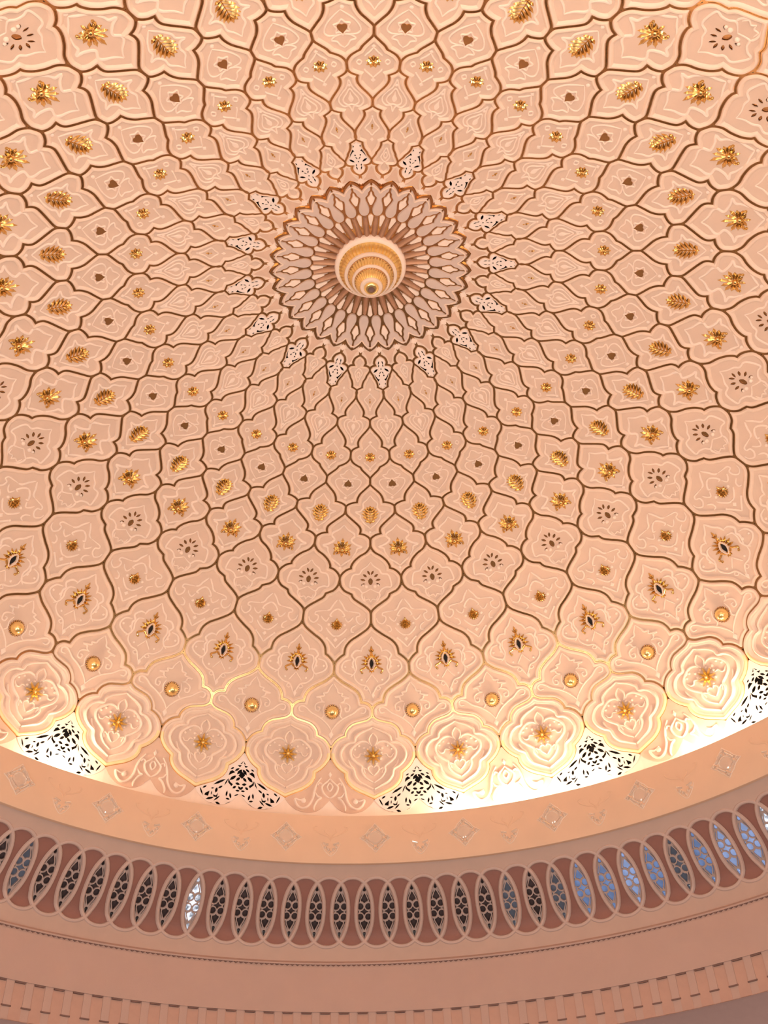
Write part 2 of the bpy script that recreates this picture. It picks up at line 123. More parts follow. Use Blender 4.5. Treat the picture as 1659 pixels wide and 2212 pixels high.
["d",0.06,0.03,0,1,[[0.2908,12.6746]]]]},"HO":{"0":[[[0.0807,2.1931],[0.0708,2.212],[0.0784,2.237],[0.1149,2.2638],[0.1246,2.234],[0.1081,2.2095]],[[-0.1081,2.2095],[-0.1246,2.234],[-0.1149,2.2638],[-0.0784,2.237],[-0.0708,2.212],[-0.0807,2.1931]],[[0.0964,2.2691],[0.0827,2.2825],[0.0825,2.3012],[0.1072,2.3225],[0.1234,2.3011],[0.1156,2.2824]],[[-0.1156,2.2824],[-0.1234,2.3011],[-0.1072,2.3225],[-0.0825,2.3012],[-0.0827,2.2825],[-0.0964,2.2691]],[[0.1679,2.3676],[0.1929,2.3984],[0.249,2.4265],[0.3416,2.4389],[0.2979,2.3937],[0.2318,2.372]],[[-0.2318,2.372],[-0.2979,2.3937],[-0.3416,2.4389],[-0.249,2.4265],[-0.1929,2.3984],[-0.1679,2.3676]],[[0.3594,2.4885],[0.3098,2.5868],[0.2308,2.6477],[0.1311,2.6003],[0.208,2.5873],[0.2867,2.5404]],[[-0.2867,2.5404],[-0.208,2.5873],[-0.1311,2.6003],[-0.2308,2.6477],[-0.3098,2.5868],[-0.3594,2.4885]],[[0.1516,2.5186],[0.1343,2.533],[0.1014,2.5311],[0.0854,2.5148],[0.1025,2.5003],[0.1358,2.5023]],[[-0.1358,2.5023],[-0.1025,2.5003],[-0.0854,2.5148],[-0.1014,2.5311],[-0.1343,2.533],[-0.1516,2.5186]],[[0.0245,2.4291],[0.0308,2.4458],[0.053,2.4638],[0.0962,2.4773],[0.0827,2.4522],[0.0546,2.4365]],[[-0.0546,2.4365],[-0.0827,2.4522],[-0.0962,2.4773],[-0.053,2.4638],[-0.0308,2.4458],[-0.0245,2.4291]],[[0.19,2.717],[0.1714,2.7336],[0.1363,2.7314],[0.1195,2.7125],[0.138,2.6958],[0.1735,2.6981]],[[-0.1735,2.6981],[-0.138,2.6958],[-0.1195,2.7125],[-0.1363,2.7314],[-0.1714,2.7336],[-0.19,2.717]],[[0.1786,2.7962],[0.1605,2.8129],[0.1264,2.8108],[0.1099,2.7919],[0.1279,2.7751],[0.1624,2.7773]],[[-0.1624,2.7773],[-0.1279,2.7751],[-0.1099,2.7919],[-0.1264,2.8108],[-0.1605,2.8129],[-0.1786,2.7962]],[[0.1204,2.7972],[0.1026,2.8139],[0.0685,2.8118],[0.0517,2.7929],[0.0693,2.7761],[0.1038,2.7783]],[[-0.1038,2.7783],[-0.0693,2.7761],[-0.0517,2.7929],[-0.0685,2.8118],[-0.1026,2.8139],[-0.1204,2.7972]],[[0.0275,2.3699],[0.0137,2.3812],[-0.0137,2.3799],[-0.0276,2.3673],[-0.0138,2.3559],[0.0138,2.3572]]],"7":[[[0.0143,7.398],[0.0313,7.3856],[0.0446,7.3589],[0.0456,7.3157],[0.0214,7.3386],[0.0128,7.3694]],[[-0.0128,7.3694],[-0.0214,7.3386],[-0.0456,7.3157],[-0.0446,7.3589],[-0.0313,7.3856],[-0.0143,7.398]],[[0.0657,7.4577],[0.085,7.4576],[0.1041,7.4415],[0.1156,7.4019],[0.087,7.4068],[0.0712,7.4299]],[[-0.0712,7.4299],[-0.087,7.4068],[-0.1156,7.4019],[-0.1041,7.4415],[-0.085,7.4576],[-0.0657,7.4577]],[[0.09,7.5443],[0.1085,7.5547],[0.1319,7.5517],[0.1554,7.5245],[0.1265,7.513],[0.1041,7.5238]],[[-0.1041,7.5238],[-0.1265,7.513],[-0.1554,7.5245],[-0.1319,7.5517],[-0.1085,7.5547],[-0.09,7.5443]],[[0.1,7.6233],[0.1066,7.6453],[0.1211,7.6618],[0.1446,7.6614],[0.1325,7.6305],[0.1157,7.6203]],[[-0.1157,7.6203],[-0.1325,7.6305],[-0.1446,7.6614],[-0.1211,7.6618],[-0.1066,7.6453],[-0.1,7.6233]],[[0.0,7.5083],[0.0292,7.5552],[0.0215,7.6171],[0.0,7.6394],[-0.0215,7.616],[-0.0292,7.5537]]],"12":[[[0.0026,11.9157],[0.0291,11.9773],[0.0149,11.9774]],[[0.0169,12.0093],[0.0567,12.0193],[0.0336,12.0507]],[[0.0382,12.0852],[0.0442,12.1124],[0.0579,12.1359],[0.0805,12.1435],[0.0693,12.1043],[0.0534,12.0871]],[[0.0081,12.1086],[0.0104,12.1478],[0.0233,12.1863],[0.0511,12.2086],[0.0447,12.1508],[0.0274,12.1194]],[[0.0992,12.0792],[0.1042,12.0984],[0.1146,12.1137],[0.1311,12.116],[0.1222,12.0887],[0.1102,12.0784]],[[0.0851,12.1813],[0.1139,12.1489],[0.1345,12.1801],[0.1441,12.2527],[0.1175,12.2163]],[[0.0678,12.2567],[0.0747,12.2977],[0.0928,12.336],[0.1246,12.3544],[0.1111,12.2944],[0.0893,12.2643]],[[0.0184,12.2845],[0.0212,12.3166],[0.033,12.3453],[0.0567,12.3566],[0.0499,12.3101],[0.0347,12.2883]],[[0.1403,12.3412],[0.14,12.4193],[0.1064,12.4835],[0.0938,12.4424],[0.1214,12.4071]],[[0.0143,12.4348],[0.0274,12.4495],[0.0437,12.4482],[0.0599,12.4176],[0.0395,12.4006],[0.024,12.4114]],[[0.0537,12.4873],[0.056,12.5141],[0.0657,12.535],[0.0854,12.537],[0.0798,12.4992],[0.0672,12.4854]],[[-0.0017,12.5491],[0.0115,12.5429],[0.0224,12.5222],[0.0249,12.4826],[0.0061,12.4962],[-0.0016,12.5221]],[[0.0096,12.579],[0.0196,12.5933],[0.0337,12.5969],[0.0501,12.5792],[0.0341,12.5613],[0.0198,12.5648]],[[0.1489,12.3491],[0.1525,12.3867],[0.1622,12.4349],[0.1796,12.4842],[0.1726,12.4253],[0.1608,12.379]],[[0.185,12.3692],[0.2081,12.416],[0.2452,12.4651],[0.2942,12.4994],[0.2562,12.4288],[0.2168,12.3869]],[[0.203,12.5169],[0.2087,12.5435],[0.2216,12.5675],[0.2429,12.5775],[0.2324,12.5389],[0.2174,12.5206]],[[0.259,12.5744],[0.2519,12.6044],[0.253,12.6418],[0.2687,12.6787],[0.2767,12.6321],[0.2709,12.5966]],[[0.2446,12.6832],[0.2607,12.7455],[0.2924,12.7315],[0.2802,12.7745],[0.252,12.7716]],[[0.2934,12.5843],[0.299,12.599],[0.3088,12.6082],[0.3225,12.6036],[0.3129,12.5835],[0.3024,12.5792]],[[0.3411,12.6738],[0.3775,12.7249],[0.3843,12.7614],[0.3485,12.7739]],[[0.3777,12.5615],[0.383,12.5856],[0.3949,12.6073],[0.4144,12.6159],[0.4046,12.5809],[0.3908,12.5645]],[[0.4446,12.6243],[0.4304,12.6553],[0.4166,12.7046],[0.4087,12.7689],[0.4295,12.7175],[0.4408,12.6656]],[[0.2891,12.7974],[0.3048,12.8265],[0.3299,12.8488],[0.363,12.8499],[0.3371,12.8087],[0.3104,12.7944]],[[0.2231,12.7527],[0.2321,12.7872],[0.2493,12.8258],[0.2751,12.8572],[0.2595,12.8048],[0.2403,12.7703]],[[0.0973,12.7625],[0.108,12.7386],[0.1144,12.7014],[0.1102,12.6537],[0.0957,12.693],[0.093,12.7319]],[[0.1497,12.7268],[0.1549,12.6965],[0.1541,12.6566],[0.1424,12.6141],[0.1366,12.6618],[0.1409,12.7007]],[[0.1082,12.7927],[0.1195,12.8034],[0.1342,12.8021],[0.1494,12.779],[0.1317,12.7668],[0.1175,12.7751]],[[0.0904,12.8455],[0.104,12.8866],[0.1287,12.9285],[0.1644,12.9554],[0.1411,12.8941],[0.1139,12.8591]],[[0.2096,12.9268],[0.2244,12.9355],[0.242,12.9281],[0.258,12.893],[0.2352,12.8849],[0.219,12.9011]],[[0.263,12.9689],[0.2822,12.9694],[0.3065,12.9548],[0.3308,12.9175],[0.3007,12.9212],[0.2776,12.9425]],[[0.0175,12.6584],[0.0258,12.6783],[0.04,12.6954],[0.0599,12.7007],[0.0459,12.6721],[0.0305,12.6597]],[[0.3109,12.6628],[0.3082,12.684],[0.3088,12.7126],[0.3153,12.7437],[0.3184,12.7101],[0.3158,12.682]],[[-0.0149,11.9774],[-0.0291,11.9773],[-0.0026,11.9157]],[[-0.0336,12.0507],[-0.0567,12.0193],[-0.0169,12.0093]],[[-0.0534,12.0871],[-0.0693,12.1043],[-0.0805,12.1435],[-0.0579,12.1359],[-0.0442,12.1124],[-0.0382,12.0852]],[[-0.0274,12.1194],[-0.0447,12.1508],[-0.0511,12.2086],[-0.0233,12.1863],[-0.0104,12.1478],[-0.0081,12.1086]],[[-0.1102,12.0784],[-0.1222,12.0887],[-0.1311,12.116],[-0.1146,12.1137],[-0.1042,12.0984],[-0.0992,12.0792]],[[-0.1175,12.2163],[-0.1441,12.2527],[-0.1345,12.1801],[-0.1139,12.1489],[-0.0851,12.1813]],[[-0.0893,12.2643],[-0.1111,12.2944],[-0.1246,12.3544],[-0.0928,12.336],[-0.0747,12.2977],[-0.0678,12.2567]],[[-0.0347,12.2883],[-0.0499,12.3101],[-0.0567,12.3566],[-0.033,12.3453],[-0.0212,12.3166],[-0.0184,12.2845]],[[-0.1214,12.4071],[-0.0938,12.4424],[-0.1064,12.4835],[-0.14,12.4193],[-0.1403,12.3412]],[[-0.024,12.4114],[-0.0395,12.4006],[-0.0599,12.4176],[-0.0437,12.4482],[-0.0274,12.4495],[-0.0143,12.4348]],[[-0.0672,12.4854],[-0.0798,12.4992],[-0.0854,12.537],[-0.0657,12.535],[-0.056,12.5141],[-0.0537,12.4873]],[[0.0016,12.5221],[-0.0061,12.4962],[-0.0249,12.4826],[-0.0224,12.5222],[-0.0115,12.5429],[0.0017,12.5491]],[[-0.0198,12.5648],[-0.0341,12.5613],[-0.0501,12.5792],[-0.0337,12.5969],[-0.0196,12.5933],[-0.0096,12.579]],[[-0.1608,12.379],[-0.1726,12.4253],[-0.1796,12.4842],[-0.1622,12.4349],[-0.1525,12.3867],[-0.1489,12.3491]],[[-0.2168,12.3869],[-0.2562,12.4288],[-0.2942,12.4994],[-0.2452,12.4651],[-0.2081,12.416],[-0.185,12.3692]],[[-0.2174,12.5206],[-0.2324,12.5389],[-0.2429,12.5775],[-0.2216,12.5675],[-0.2087,12.5435],[-0.203,12.5169]],[[-0.2709,12.5966],[-0.2767,12.6321],[-0.2687,12.6787],[-0.253,12.6418],[-0.2519,12.6044],[-0.259,12.5744]],[[-0.252,12.7716],[-0.2802,12.7745],[-0.2924,12.7315],[-0.2607,12.7455],[-0.2446,12.6832]],[[-0.3024,12.5792],[-0.3129,12.5835],[-0.3225,12.6036],[-0.3088,12.6082],[-0.299,12.599],[-0.2934,12.5843]],[[-0.3485,12.7739],[-0.3843,12.7614],[-0.3775,12.7249],[-0.3411,12.6738]],[[-0.3908,12.5645],[-0.4046,12.5809],[-0.4144,12.6159],[-0.3949,12.6073],[-0.383,12.5856],[-0.3777,12.5615]],[[-0.4408,12.6656],[-0.4295,12.7175],[-0.4087,12.7689],[-0.4166,12.7046],[-0.4304,12.6553],[-0.4446,12.6243]],[[-0.3104,12.7944],[-0.3371,12.8087],[-0.363,12.8499],[-0.3299,12.8488],[-0.3048,12.8265],[-0.2891,12.7974]],[[-0.2403,12.7703],[-0.2595,12.8048],[-0.2751,12.8572],[-0.2493,12.8258],[-0.2321,12.7872],[-0.2231,12.7527]],[[-0.093,12.7319],[-0.0957,12.693],[-0.1102,12.6537],[-0.1144,12.7014],[-0.108,12.7386],[-0.0973,12.7625]],[[-0.1409,12.7007],[-0.1366,12.6618],[-0.1424,12.6141],[-0.1541,12.6566],[-0.1549,12.6965],[-0.1497,12.7268]],[[-0.1175,12.7751],[-0.1317,12.7668],[-0.1494,12.779],[-0.1342,12.8021],[-0.1195,12.8034],[-0.1082,12.7927]],[[-0.1139,12.8591],[-0.1411,12.8941],[-0.1644,12.9554],[-0.1287,12.9285],[-0.104,12.8866],[-0.0904,12.8455]],[[-0.219,12.9011],[-0.2352,12.8849],[-0.258,12.893],[-0.242,12.9281],[-0.2244,12.9355],[-0.2096,12.9268]],[[-0.2776,12.9425],[-0.3007,12.9212],[-0.3308,12.9175],[-0.3065,12.9548],[-0.2822,12.9694],[-0.263,12.9689]],[[-0.0305,12.6597],[-0.0459,12.6721],[-0.0599,12.7007],[-0.04,12.6954],[-0.0258,12.6783],[-0.0175,12.6584]],[[-0.3158,12.682],[-0.3184,12.7101],[-0.3153,12.7437],[-0.3088,12.7126],[-0.3082,12.684],[-0.3109,12.6628]],[[-0.0057,12.1513],[0.0312,12.2169],[0.0052,12.2945],[-0.0307,12.2435]]]},"GO":{"1":[[0.0,3.0435],[0.0,3.0891],[0.0,3.1179],[0.0,3.1675]],"3":[[0.0,4.4357],[0.0,4.2945],[0.1497,4.4392]],"4":[[0.0042,5.0194],[0.0514,5.078],[0.0647,5.131],[0.0315,5.1558],[0.0041,5.1466]],"5":[[0.0,6.0953],[0.0,5.6388],[0.1085,5.996],[0.1286,5.8865],[0.1119,5.7835],[0.0693,5.7002],[0.0,6.0402],[0.0,5.9771],[0.0,5.9063],[0.0,5.8276],[0.0,5.7803]],"6":[[0.0,6.7854],[0.0,6.4748],[0.0,6.9733],[-0.157,6.8848],[0.1609,6.7451],[0.1313,6.8954]],"8":[[0.0,8.6142],[0.0,8.4621],[0.0,8.755],[0.0857,8.609]],"9":[[0.0,9.1116],[0.0,9.5303],[0.0,9.292],[0.034,9.2589],[0.0636,9.3286],[0.1154,9.425],[0.1367,9.5451],[0.0237,9.3867],[0.0433,9.447],[0.0508,9.5492],[0.0,9.4284],[0.0264,9.5312],[0.0,9.6454],[0.0164,9.6915],[0.0893,9.6271],[0.145,9.6809],[0.127,9.7474],[0.0327,9.7428],[0.07,9.6008]],"10":[[0.0,10.6503],[0.0811,10.646]],"11":[[0.0,11.6481],[0.0899,11.6527],[0.0,11.8288]]},"RO":{"scal":[[0.0,1.93],[0.1552,1.8943],[0.3528,1.8301],[0.5012,1.7536]],"spin":[[-0.0101,1.7394],[0.1039,1.6859],[0.1435,1.6243],[0.2974,1.5652],[0.2605,1.4926],[0.1329,1.3918],[0.0315,1.2801]],"pet":[[0.445,1.2676],[0.419,1.206],[0.2971,1.1569],[0.0,1.1325]],"wedge":[[-0.0098,1.1698],[0.2426,1.1337],[0.2176,1.05],[0.0766,0.8895],[0.014,0.8098]],"cone":[[0.0,1.098]],"collar":[[0.0,1.9612],[0.1965,1.9488],[0.3718,1.9494],[0.2652,2.0028],[0.1409,2.1005],[0.0729,2.2],[0.0,2.2622]],"sq":[[-0.0188,1.866],[0.194,1.9312],[0.0206,1.998],[-0.1912,1.9288]]}}''')
W, SC = T['W'], T['SC']

# ------------------------------------------------------------------ dome profile (radius, height) from apex to base
PK = [(-.7,4.86),(0,4.93),(.7,4.86),(1.3,4.76),(1.9,4.635),(2.470,4.496),(3.043,4.357),(3.628,4.194),(4.309,3.975),(4.977,3.771),(5.697,3.555),(6.494,3.275),(7.217,2.949),(8.094,2.342),(8.802,1.741),(9.515,.856),(10.0,0.0),(10.27,-.75),(10.42,-1.6),(10.45,-2.3)]
def dense():
    P_ = np.array(PK); out = []
    for i in range(1, len(P_)-2):
        p0, p1, p2, p3 = P_[i-1:i+3]
        for t in np.linspace(0, 1, 40, endpoint=False):
            out.append(.5*((2*p1)+(-p0+p2)*t+(2*p0-5*p1+4*p2-p3)*t*t+(-p0+3*p1-3*p2+p3)*t**3))
    out.append(P_[-2]); out = np.array(out)
    s = np.r_[0, np.cumsum(np.hypot(*np.diff(out, axis=0).T))]
    S = np.linspace(0, s[-1], 1201); R = np.interp(S, s, out[:, 0]); Z = np.interp(S, s, out[:, 1])
    for _ in range(600):
        R[1:-1] = (R[:-2]+2*R[1:-1]+R[2:])/4; Z[1:-1] = (Z[:-2]+2*Z[1:-1]+Z[2:])/4
    s = np.r_[0, np.cumsum(np.hypot(np.diff(R), np.diff(Z)))]
    return s, R, Z
class Prof:
    """a surface of revolution: point(az, s, off) with off measured towards the inside"""
    def __init__(self, S, R, Z, k):
        self.S, self.R, self.Z, self.k = S, R, Z, k
        self.TR, self.TZ = np.gradient(R, S), np.gradient(Z, S)
    def r(self, s): return float(np.interp(s, self.S, self.R))
    def z(self, s): return float(np.interp(s, self.S, self.Z))
    def p(self, u, s, off=0.):
        r = np.interp(s, self.S, self.R); z = np.interp(s, self.S, self.Z)
        tr = np.interp(s, self.S, self.TR); tz = np.interp(s, self.S, self.TZ)
        n = math.hypot(tr, tz); r += tz/n*off; z -= tr/n*off
        a = u*self.k
        return Vector((r*math.sin(a), r*math.cos(a), z))
    def m(self, u, s): return (u*self.k*self.r(s), s)
    def um(self, x, y): return (x/(self.k*max(self.r(y), .05)), y)
DOME = Prof(*dense(), K)
def linprof(pts, k, n=40):
    R = []; Z = []
    for (a, b), (c, d) in zip(pts, pts[1:]):
        for t in np.linspace(0, 1, n, endpoint=False): R.append(a+(c-a)*t); Z.append(b+(d-b)*t)
    R.append(pts[-1][0]); Z.append(pts[-1][1])
    R, Z = np.array(R), np.array(Z)
    return Prof(np.r_[0, np.cumsum(np.hypot(np.diff(R), np.diff(Z)))], R, Z, k)

# ------------------------------------------------------------------ materials
def mat(name, col, rough=.6, metal=0., noise=.0, nscale=8., bump=0., bscale=60., spec=.5, coat=0.):
    m = bpy.data.materials.new(name); m.use_nodes = True
    nt = m.node_tree; b = nt.nodes['Principled BSDF']
    b.inputs['Roughness'].default_value = rough; b.inputs['Metallic'].default_value = metal
    b.inputs['Specular IOR Level'].default_value = spec
    b.inputs['Coat Weight'].default_value = coat
    tc = nt.nodes.new('ShaderNodeTexCoord')
    if noise:
        n = nt.nodes.new('ShaderNodeTexNoise'); n.inputs['Scale'].default_value = nscale; n.inputs['Detail'].default_value = 4
        nt.links.new(tc.outputs['Object'], n.inputs['Vector'])
        r = nt.nodes.new('ShaderNodeValToRGB'); r.color_ramp.elements[0].position = .3; r.color_ramp.elements[1].position = .7
        r.color_ramp.elements[0].color = tuple(c*(1-noise) for c in col)+(1,)
        r.color_ramp.elements[1].color = tuple(min(1, c*(1+noise)) for c in col)+(1,)
        nt.links.new(n.outputs['Fac'], r.inputs['Fac']); nt.links.new(r.outputs['Color'], b.inputs['Base Color'])
    else: b.inputs['Base Color'].default_value = tuple(col)+(1,)
    if bump:
        n2 = nt.nodes.new('ShaderNodeTexNoise'); n2.inputs['Scale'].default_value = bscale
        nt.links.new(tc.outputs['Object'], n2.inputs['Vector'])
        bp = nt.nodes.new('ShaderNodeBump'); bp.inputs['Strength'].default_value = bump; bp.inputs['Distance'].default_value = .01
        nt.links.new(n2.outputs['Fac'], bp.inputs['Height']); nt.links.new(bp.outputs['Normal'], b.inputs['Normal'])
    return m
M_FIELD = mat('peach_plaster', (.74, .555, .455), .55, noise=.03, nscale=3)
M_RELIEF = mat('cream_relief_plaster', (.93, .76, .66), .5, noise=.02)
M_BORDER = mat('cream_border_plaster', (.86, .67, .555), .5, noise=.02)
M_PATCH = mat('apricot_plaster', (.73, .51, .40), .55, noise=.03)
M_MAUVE = mat('rose_grey_plaster', (.67, .53, .48), .55, noise=.03)
M_WHITE = mat('white_pierced_plaster', (.92, .78, .72), .5, noise=.02)
M_GOLD = mat('gilding', (.70, .46, .18), .20, 1., noise=.06, nscale=14)
M_EDGE = mat('dull_gilding', (.72, .41, .18), .27, 1., noise=.06, nscale=6)
M_GOLDL = mat('bright_gilding', (1.0, .76, .34), .28, 1., noise=.05, nscale=10)
M_BRONZE = mat('aged_gilding', (.62, .36, .17), .2, 1., noise=.1, nscale=10)
M_PALEGOLD = mat('satin_gold_paint', (.95, .76, .44), .40, .15, noise=.05)
M_CONE = mat('bronze_paint', (.50, .29, .19), .45, .35, noise=.06)
M_DARK = mat('dark_cavity', (.012, .008, .007), .9)
M_CORN = mat('peach_cornice_plaster', (.80, .53, .37), .6, noise=.02, nscale=2)
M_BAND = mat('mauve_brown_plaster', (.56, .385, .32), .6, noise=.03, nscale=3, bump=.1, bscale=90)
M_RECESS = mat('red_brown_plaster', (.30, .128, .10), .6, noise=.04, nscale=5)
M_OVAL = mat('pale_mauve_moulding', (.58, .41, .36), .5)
M_LATT = mat('grey_mauve_lattice', (.46, .34, .31), .5)
M_WALL = mat('pink_wall_plaster', (.55, .365, .31), .65, noise=.02, nscale=2, bump=.15, bscale=50)
M_ORANGE = mat('salmon_recess_plaster', (.56, .335, .265), .65, noise=.03)
M_TRIM_SHADE = mat('dark_trim_and_painted_shadow', (.22, .12, .10), .8)  # dentils, pendant socket, and frieze strips whose dark colour stands in for shade
M_LOW = mat('mauve_soffit_plaster', (.52, .36, .34), .7, noise=.02)
def glass_dark():
    m = mat('unlit_window_glass', (.10, .066, .068), .3, noise=.5, nscale=1.5); return m
def glass_lit(name, col, strength, lo=.55, scale=5.):
    m = bpy.data.materials.new(name); m.use_nodes = True; nt = m.node_tree; b = nt.nodes['Principled BSDF']
    b.inputs['Base Color'].default_value = (.05, .06, .08, 1); b.inputs['Roughness'].default_value = .15
    tc = nt.nodes.new('ShaderNodeTexCoord'); n = nt.nodes.new('ShaderNodeTexNoise'); n.inputs['Scale'].default_value = scale
    nt.links.new(tc.outputs['Object'], n.inputs['Vector'])
    r = nt.nodes.new('ShaderNodeValToRGB'); r.color_ramp.elements[0].position = .35; r.color_ramp.elements[1].position = .65
    r.color_ramp.elements[0].color = tuple(c*lo for c in col)+(1,); r.color_ramp.elements[1].color = tuple(col)+(1,)
    nt.links.new(n.outputs['Fac'], r.inputs['Fac']); nt.links.new(r.outputs['Color'], b.inputs['Emission Color'])
    b.inputs['Emission Strength'].default_value = strength
    return m
G_DARK = glass_dark()
G_GREY = glass_lit('dim_daylit_glass', (.085, .082, .10), .8)
G_BLUE = glass_lit('blue_daylit_glass', (.15, .22, .42), 1., .6)
G_BLUE2 = glass_lit('bright_blue_daylit_glass', (.27, .35, .60), 1., .7)
G_SPARK = glass_lit('glaring_daylit_glass', (1.0, 1.05, 1.2), 1.3, .12, 9.)
def crystal():
    m = bpy.data.materials.new('cut_crystal'); m.use_nodes = True; b = m.node_tree.nodes['Principled BSDF']
    b.inputs['Base Color'].default_value = (.93, .80, .70, 1); b.inputs['Roughness'].default_value = .05
    b.inputs['Transmission Weight'].default_value = .55; b.inputs['IOR'].default_value = 1.5; b.inputs['Coat Weight'].default_value = .6
    return m
M_CRYS = crystal()

# ------------------------------------------------------------------ mesh helpers
class MB:
    def __init__(s): s.v, s.f, s.mi = [], [], []
    def add(s, vs, fs, mi=0):
        b = len(s.v); s.v += [tuple(v) for v in vs]; s.f += [tuple(b+i for i in f) for f in fs]; s.mi += [mi]*len(fs)
    def mesh(s, name, mats, origin=(0, 0, 0), smooth=True):
        me = bpy.data.meshes.new(name); o = origin
        me.from_pydata([(v[0]-o[0], v[1]-o[1], v[2]-o[2]) for v in s.v], [], s.f)
        for m in (mats if isinstance(mats, (list, tuple)) else [mats]): me.materials.append(m)
        me.polygons.foreach_set('material_index', s.mi)
        if smooth:
            me.polygons.foreach_set('use_smooth', [True]*len(s.f))
            me.update()
            try: me.set_sharp_from_angle(angle=math.radians(38))
            except Exception: pass
        me.update(); return me
def link(name, data, parent=None, loc=None, rz=None):
    o = bpy.data.objects.new(name, data); COL.objects.link(o)
    if parent is not None: o.parent = parent
    if loc is not None: o.location = loc
    if rz is not None: o.rotation_euler = (0, 0, rz)
    return o
def tag(o, label=None, cat=None, group=None, kind=None):
    if label: o['label'] = label
    if cat: o['category'] = cat
    if group: o['group'] = group
    if kind: o['kind'] = kind
    return o
def cr(pts, n=6, closed=False):
    P_ = [tuple(p) for p in pts]; N = len(P_); out = []
    if N < 3: return P_
    for i in range(N if closed else N-1):
        if closed: a, b, c, d = P_[i-1], P_[i], P_[(i+1) % N], P_[(i+2) % N]
        else: a, b, c, d = P_[max(i-1, 0)], P_[i], P_[i+1], P_[min(i+2, N-1)]
        for j in range(n):
            t = j/n
            out.append(tuple(.5*(2*b[k]+(c[k]-a[k])*t+(2*a[k]-5*b[k]+4*c[k]-d[k])*t*t+(3*b[k]-a[k]-3*c[k]+d[k])*t**3) for k in (0, 1)))
    if not closed: out.append(P_[-1])
    return out
def poly_area(L): return .5*sum(L[i-1][0]*L[i][1]-L[i][0]*L[i-1][1] for i in range(len(L)))
def inset(L, d):
    """offset a closed loop by d, keeping the vertex count; points that come too near the outline are collapsed"""
    A = np.array(L, float); n = len(A); sg = 1 if poly_area(L) > 0 else -1
    E1 = A-np.roll(A, 1, 0); E2 = np.roll(A, -1, 0)-A
    l1 = np.maximum(np.hypot(*E1.T), 1e-9); l2 = np.maximum(np.hypot(*E2.T), 1e-9)
    N1 = np.c_[-E1[:, 1], E1[:, 0]]/l1[:, None]*sg; N2 = np.c_[-E2[:, 1], E2[:, 0]]/l2[:, None]*sg
    Mi = N1+N2; lm = np.maximum(np.hypot(*Mi.T), 1e-9); Mi /= lm[:, None]
    kk = np.minimum(1/np.maximum((Mi*N1).sum(1), .2), 2.4)
    P = A+Mi*(d*kk)[:, None]
    if d <= 0: return [tuple(p) for p in P]
    B = np.roll(A, -1, 0); AB = B-A; q = (AB**2).sum(1)+1e-12
    t = ((P[:, None]-A[None])*AB[None]).sum(2)/q[None]; t = np.clip(t, 0, 1)
    C = A[None]+AB[None]*t[..., None]; D = np.sqrt(((P[:, None]-C)**2).sum(2)).min(1)
    ok = D >= d*.96
    if ok.sum() < 3: return [tuple(p) for p in P]
    idx = np.where(ok)[0]; out = P.copy()
    for a, b in zip(idx, np.roll(idx, -1)):
        g = (b-a) % n
        if g > 1:
            m = (P[a]+P[b])/2
            for j in range(1, g): out[(a+j) % n] = m
    return [tuple(p) for p in out]
def inside(p, L):
    x, y = p; c = False
    for i in range(len(L)):
        (x1, y1), (x2, y2) = L[i-1], L[i]
        if (y1 > y) != (y2 > y) and x < (x2-x1)*(y-y1)/(y2-y1)+x1: c = not c
    return c
def clean(L, eps=.0015):
    out = []
    for p in L:
        if not out or math.hypot(p[0]-out[-1][0], p[1]-out[-1][1]) > eps: out.append(p)
    while len(out) > 3 and math.hypot(out[0][0]-out[-1][0], out[0][1]-out[-1][1]) <= eps: out.pop()
    return out

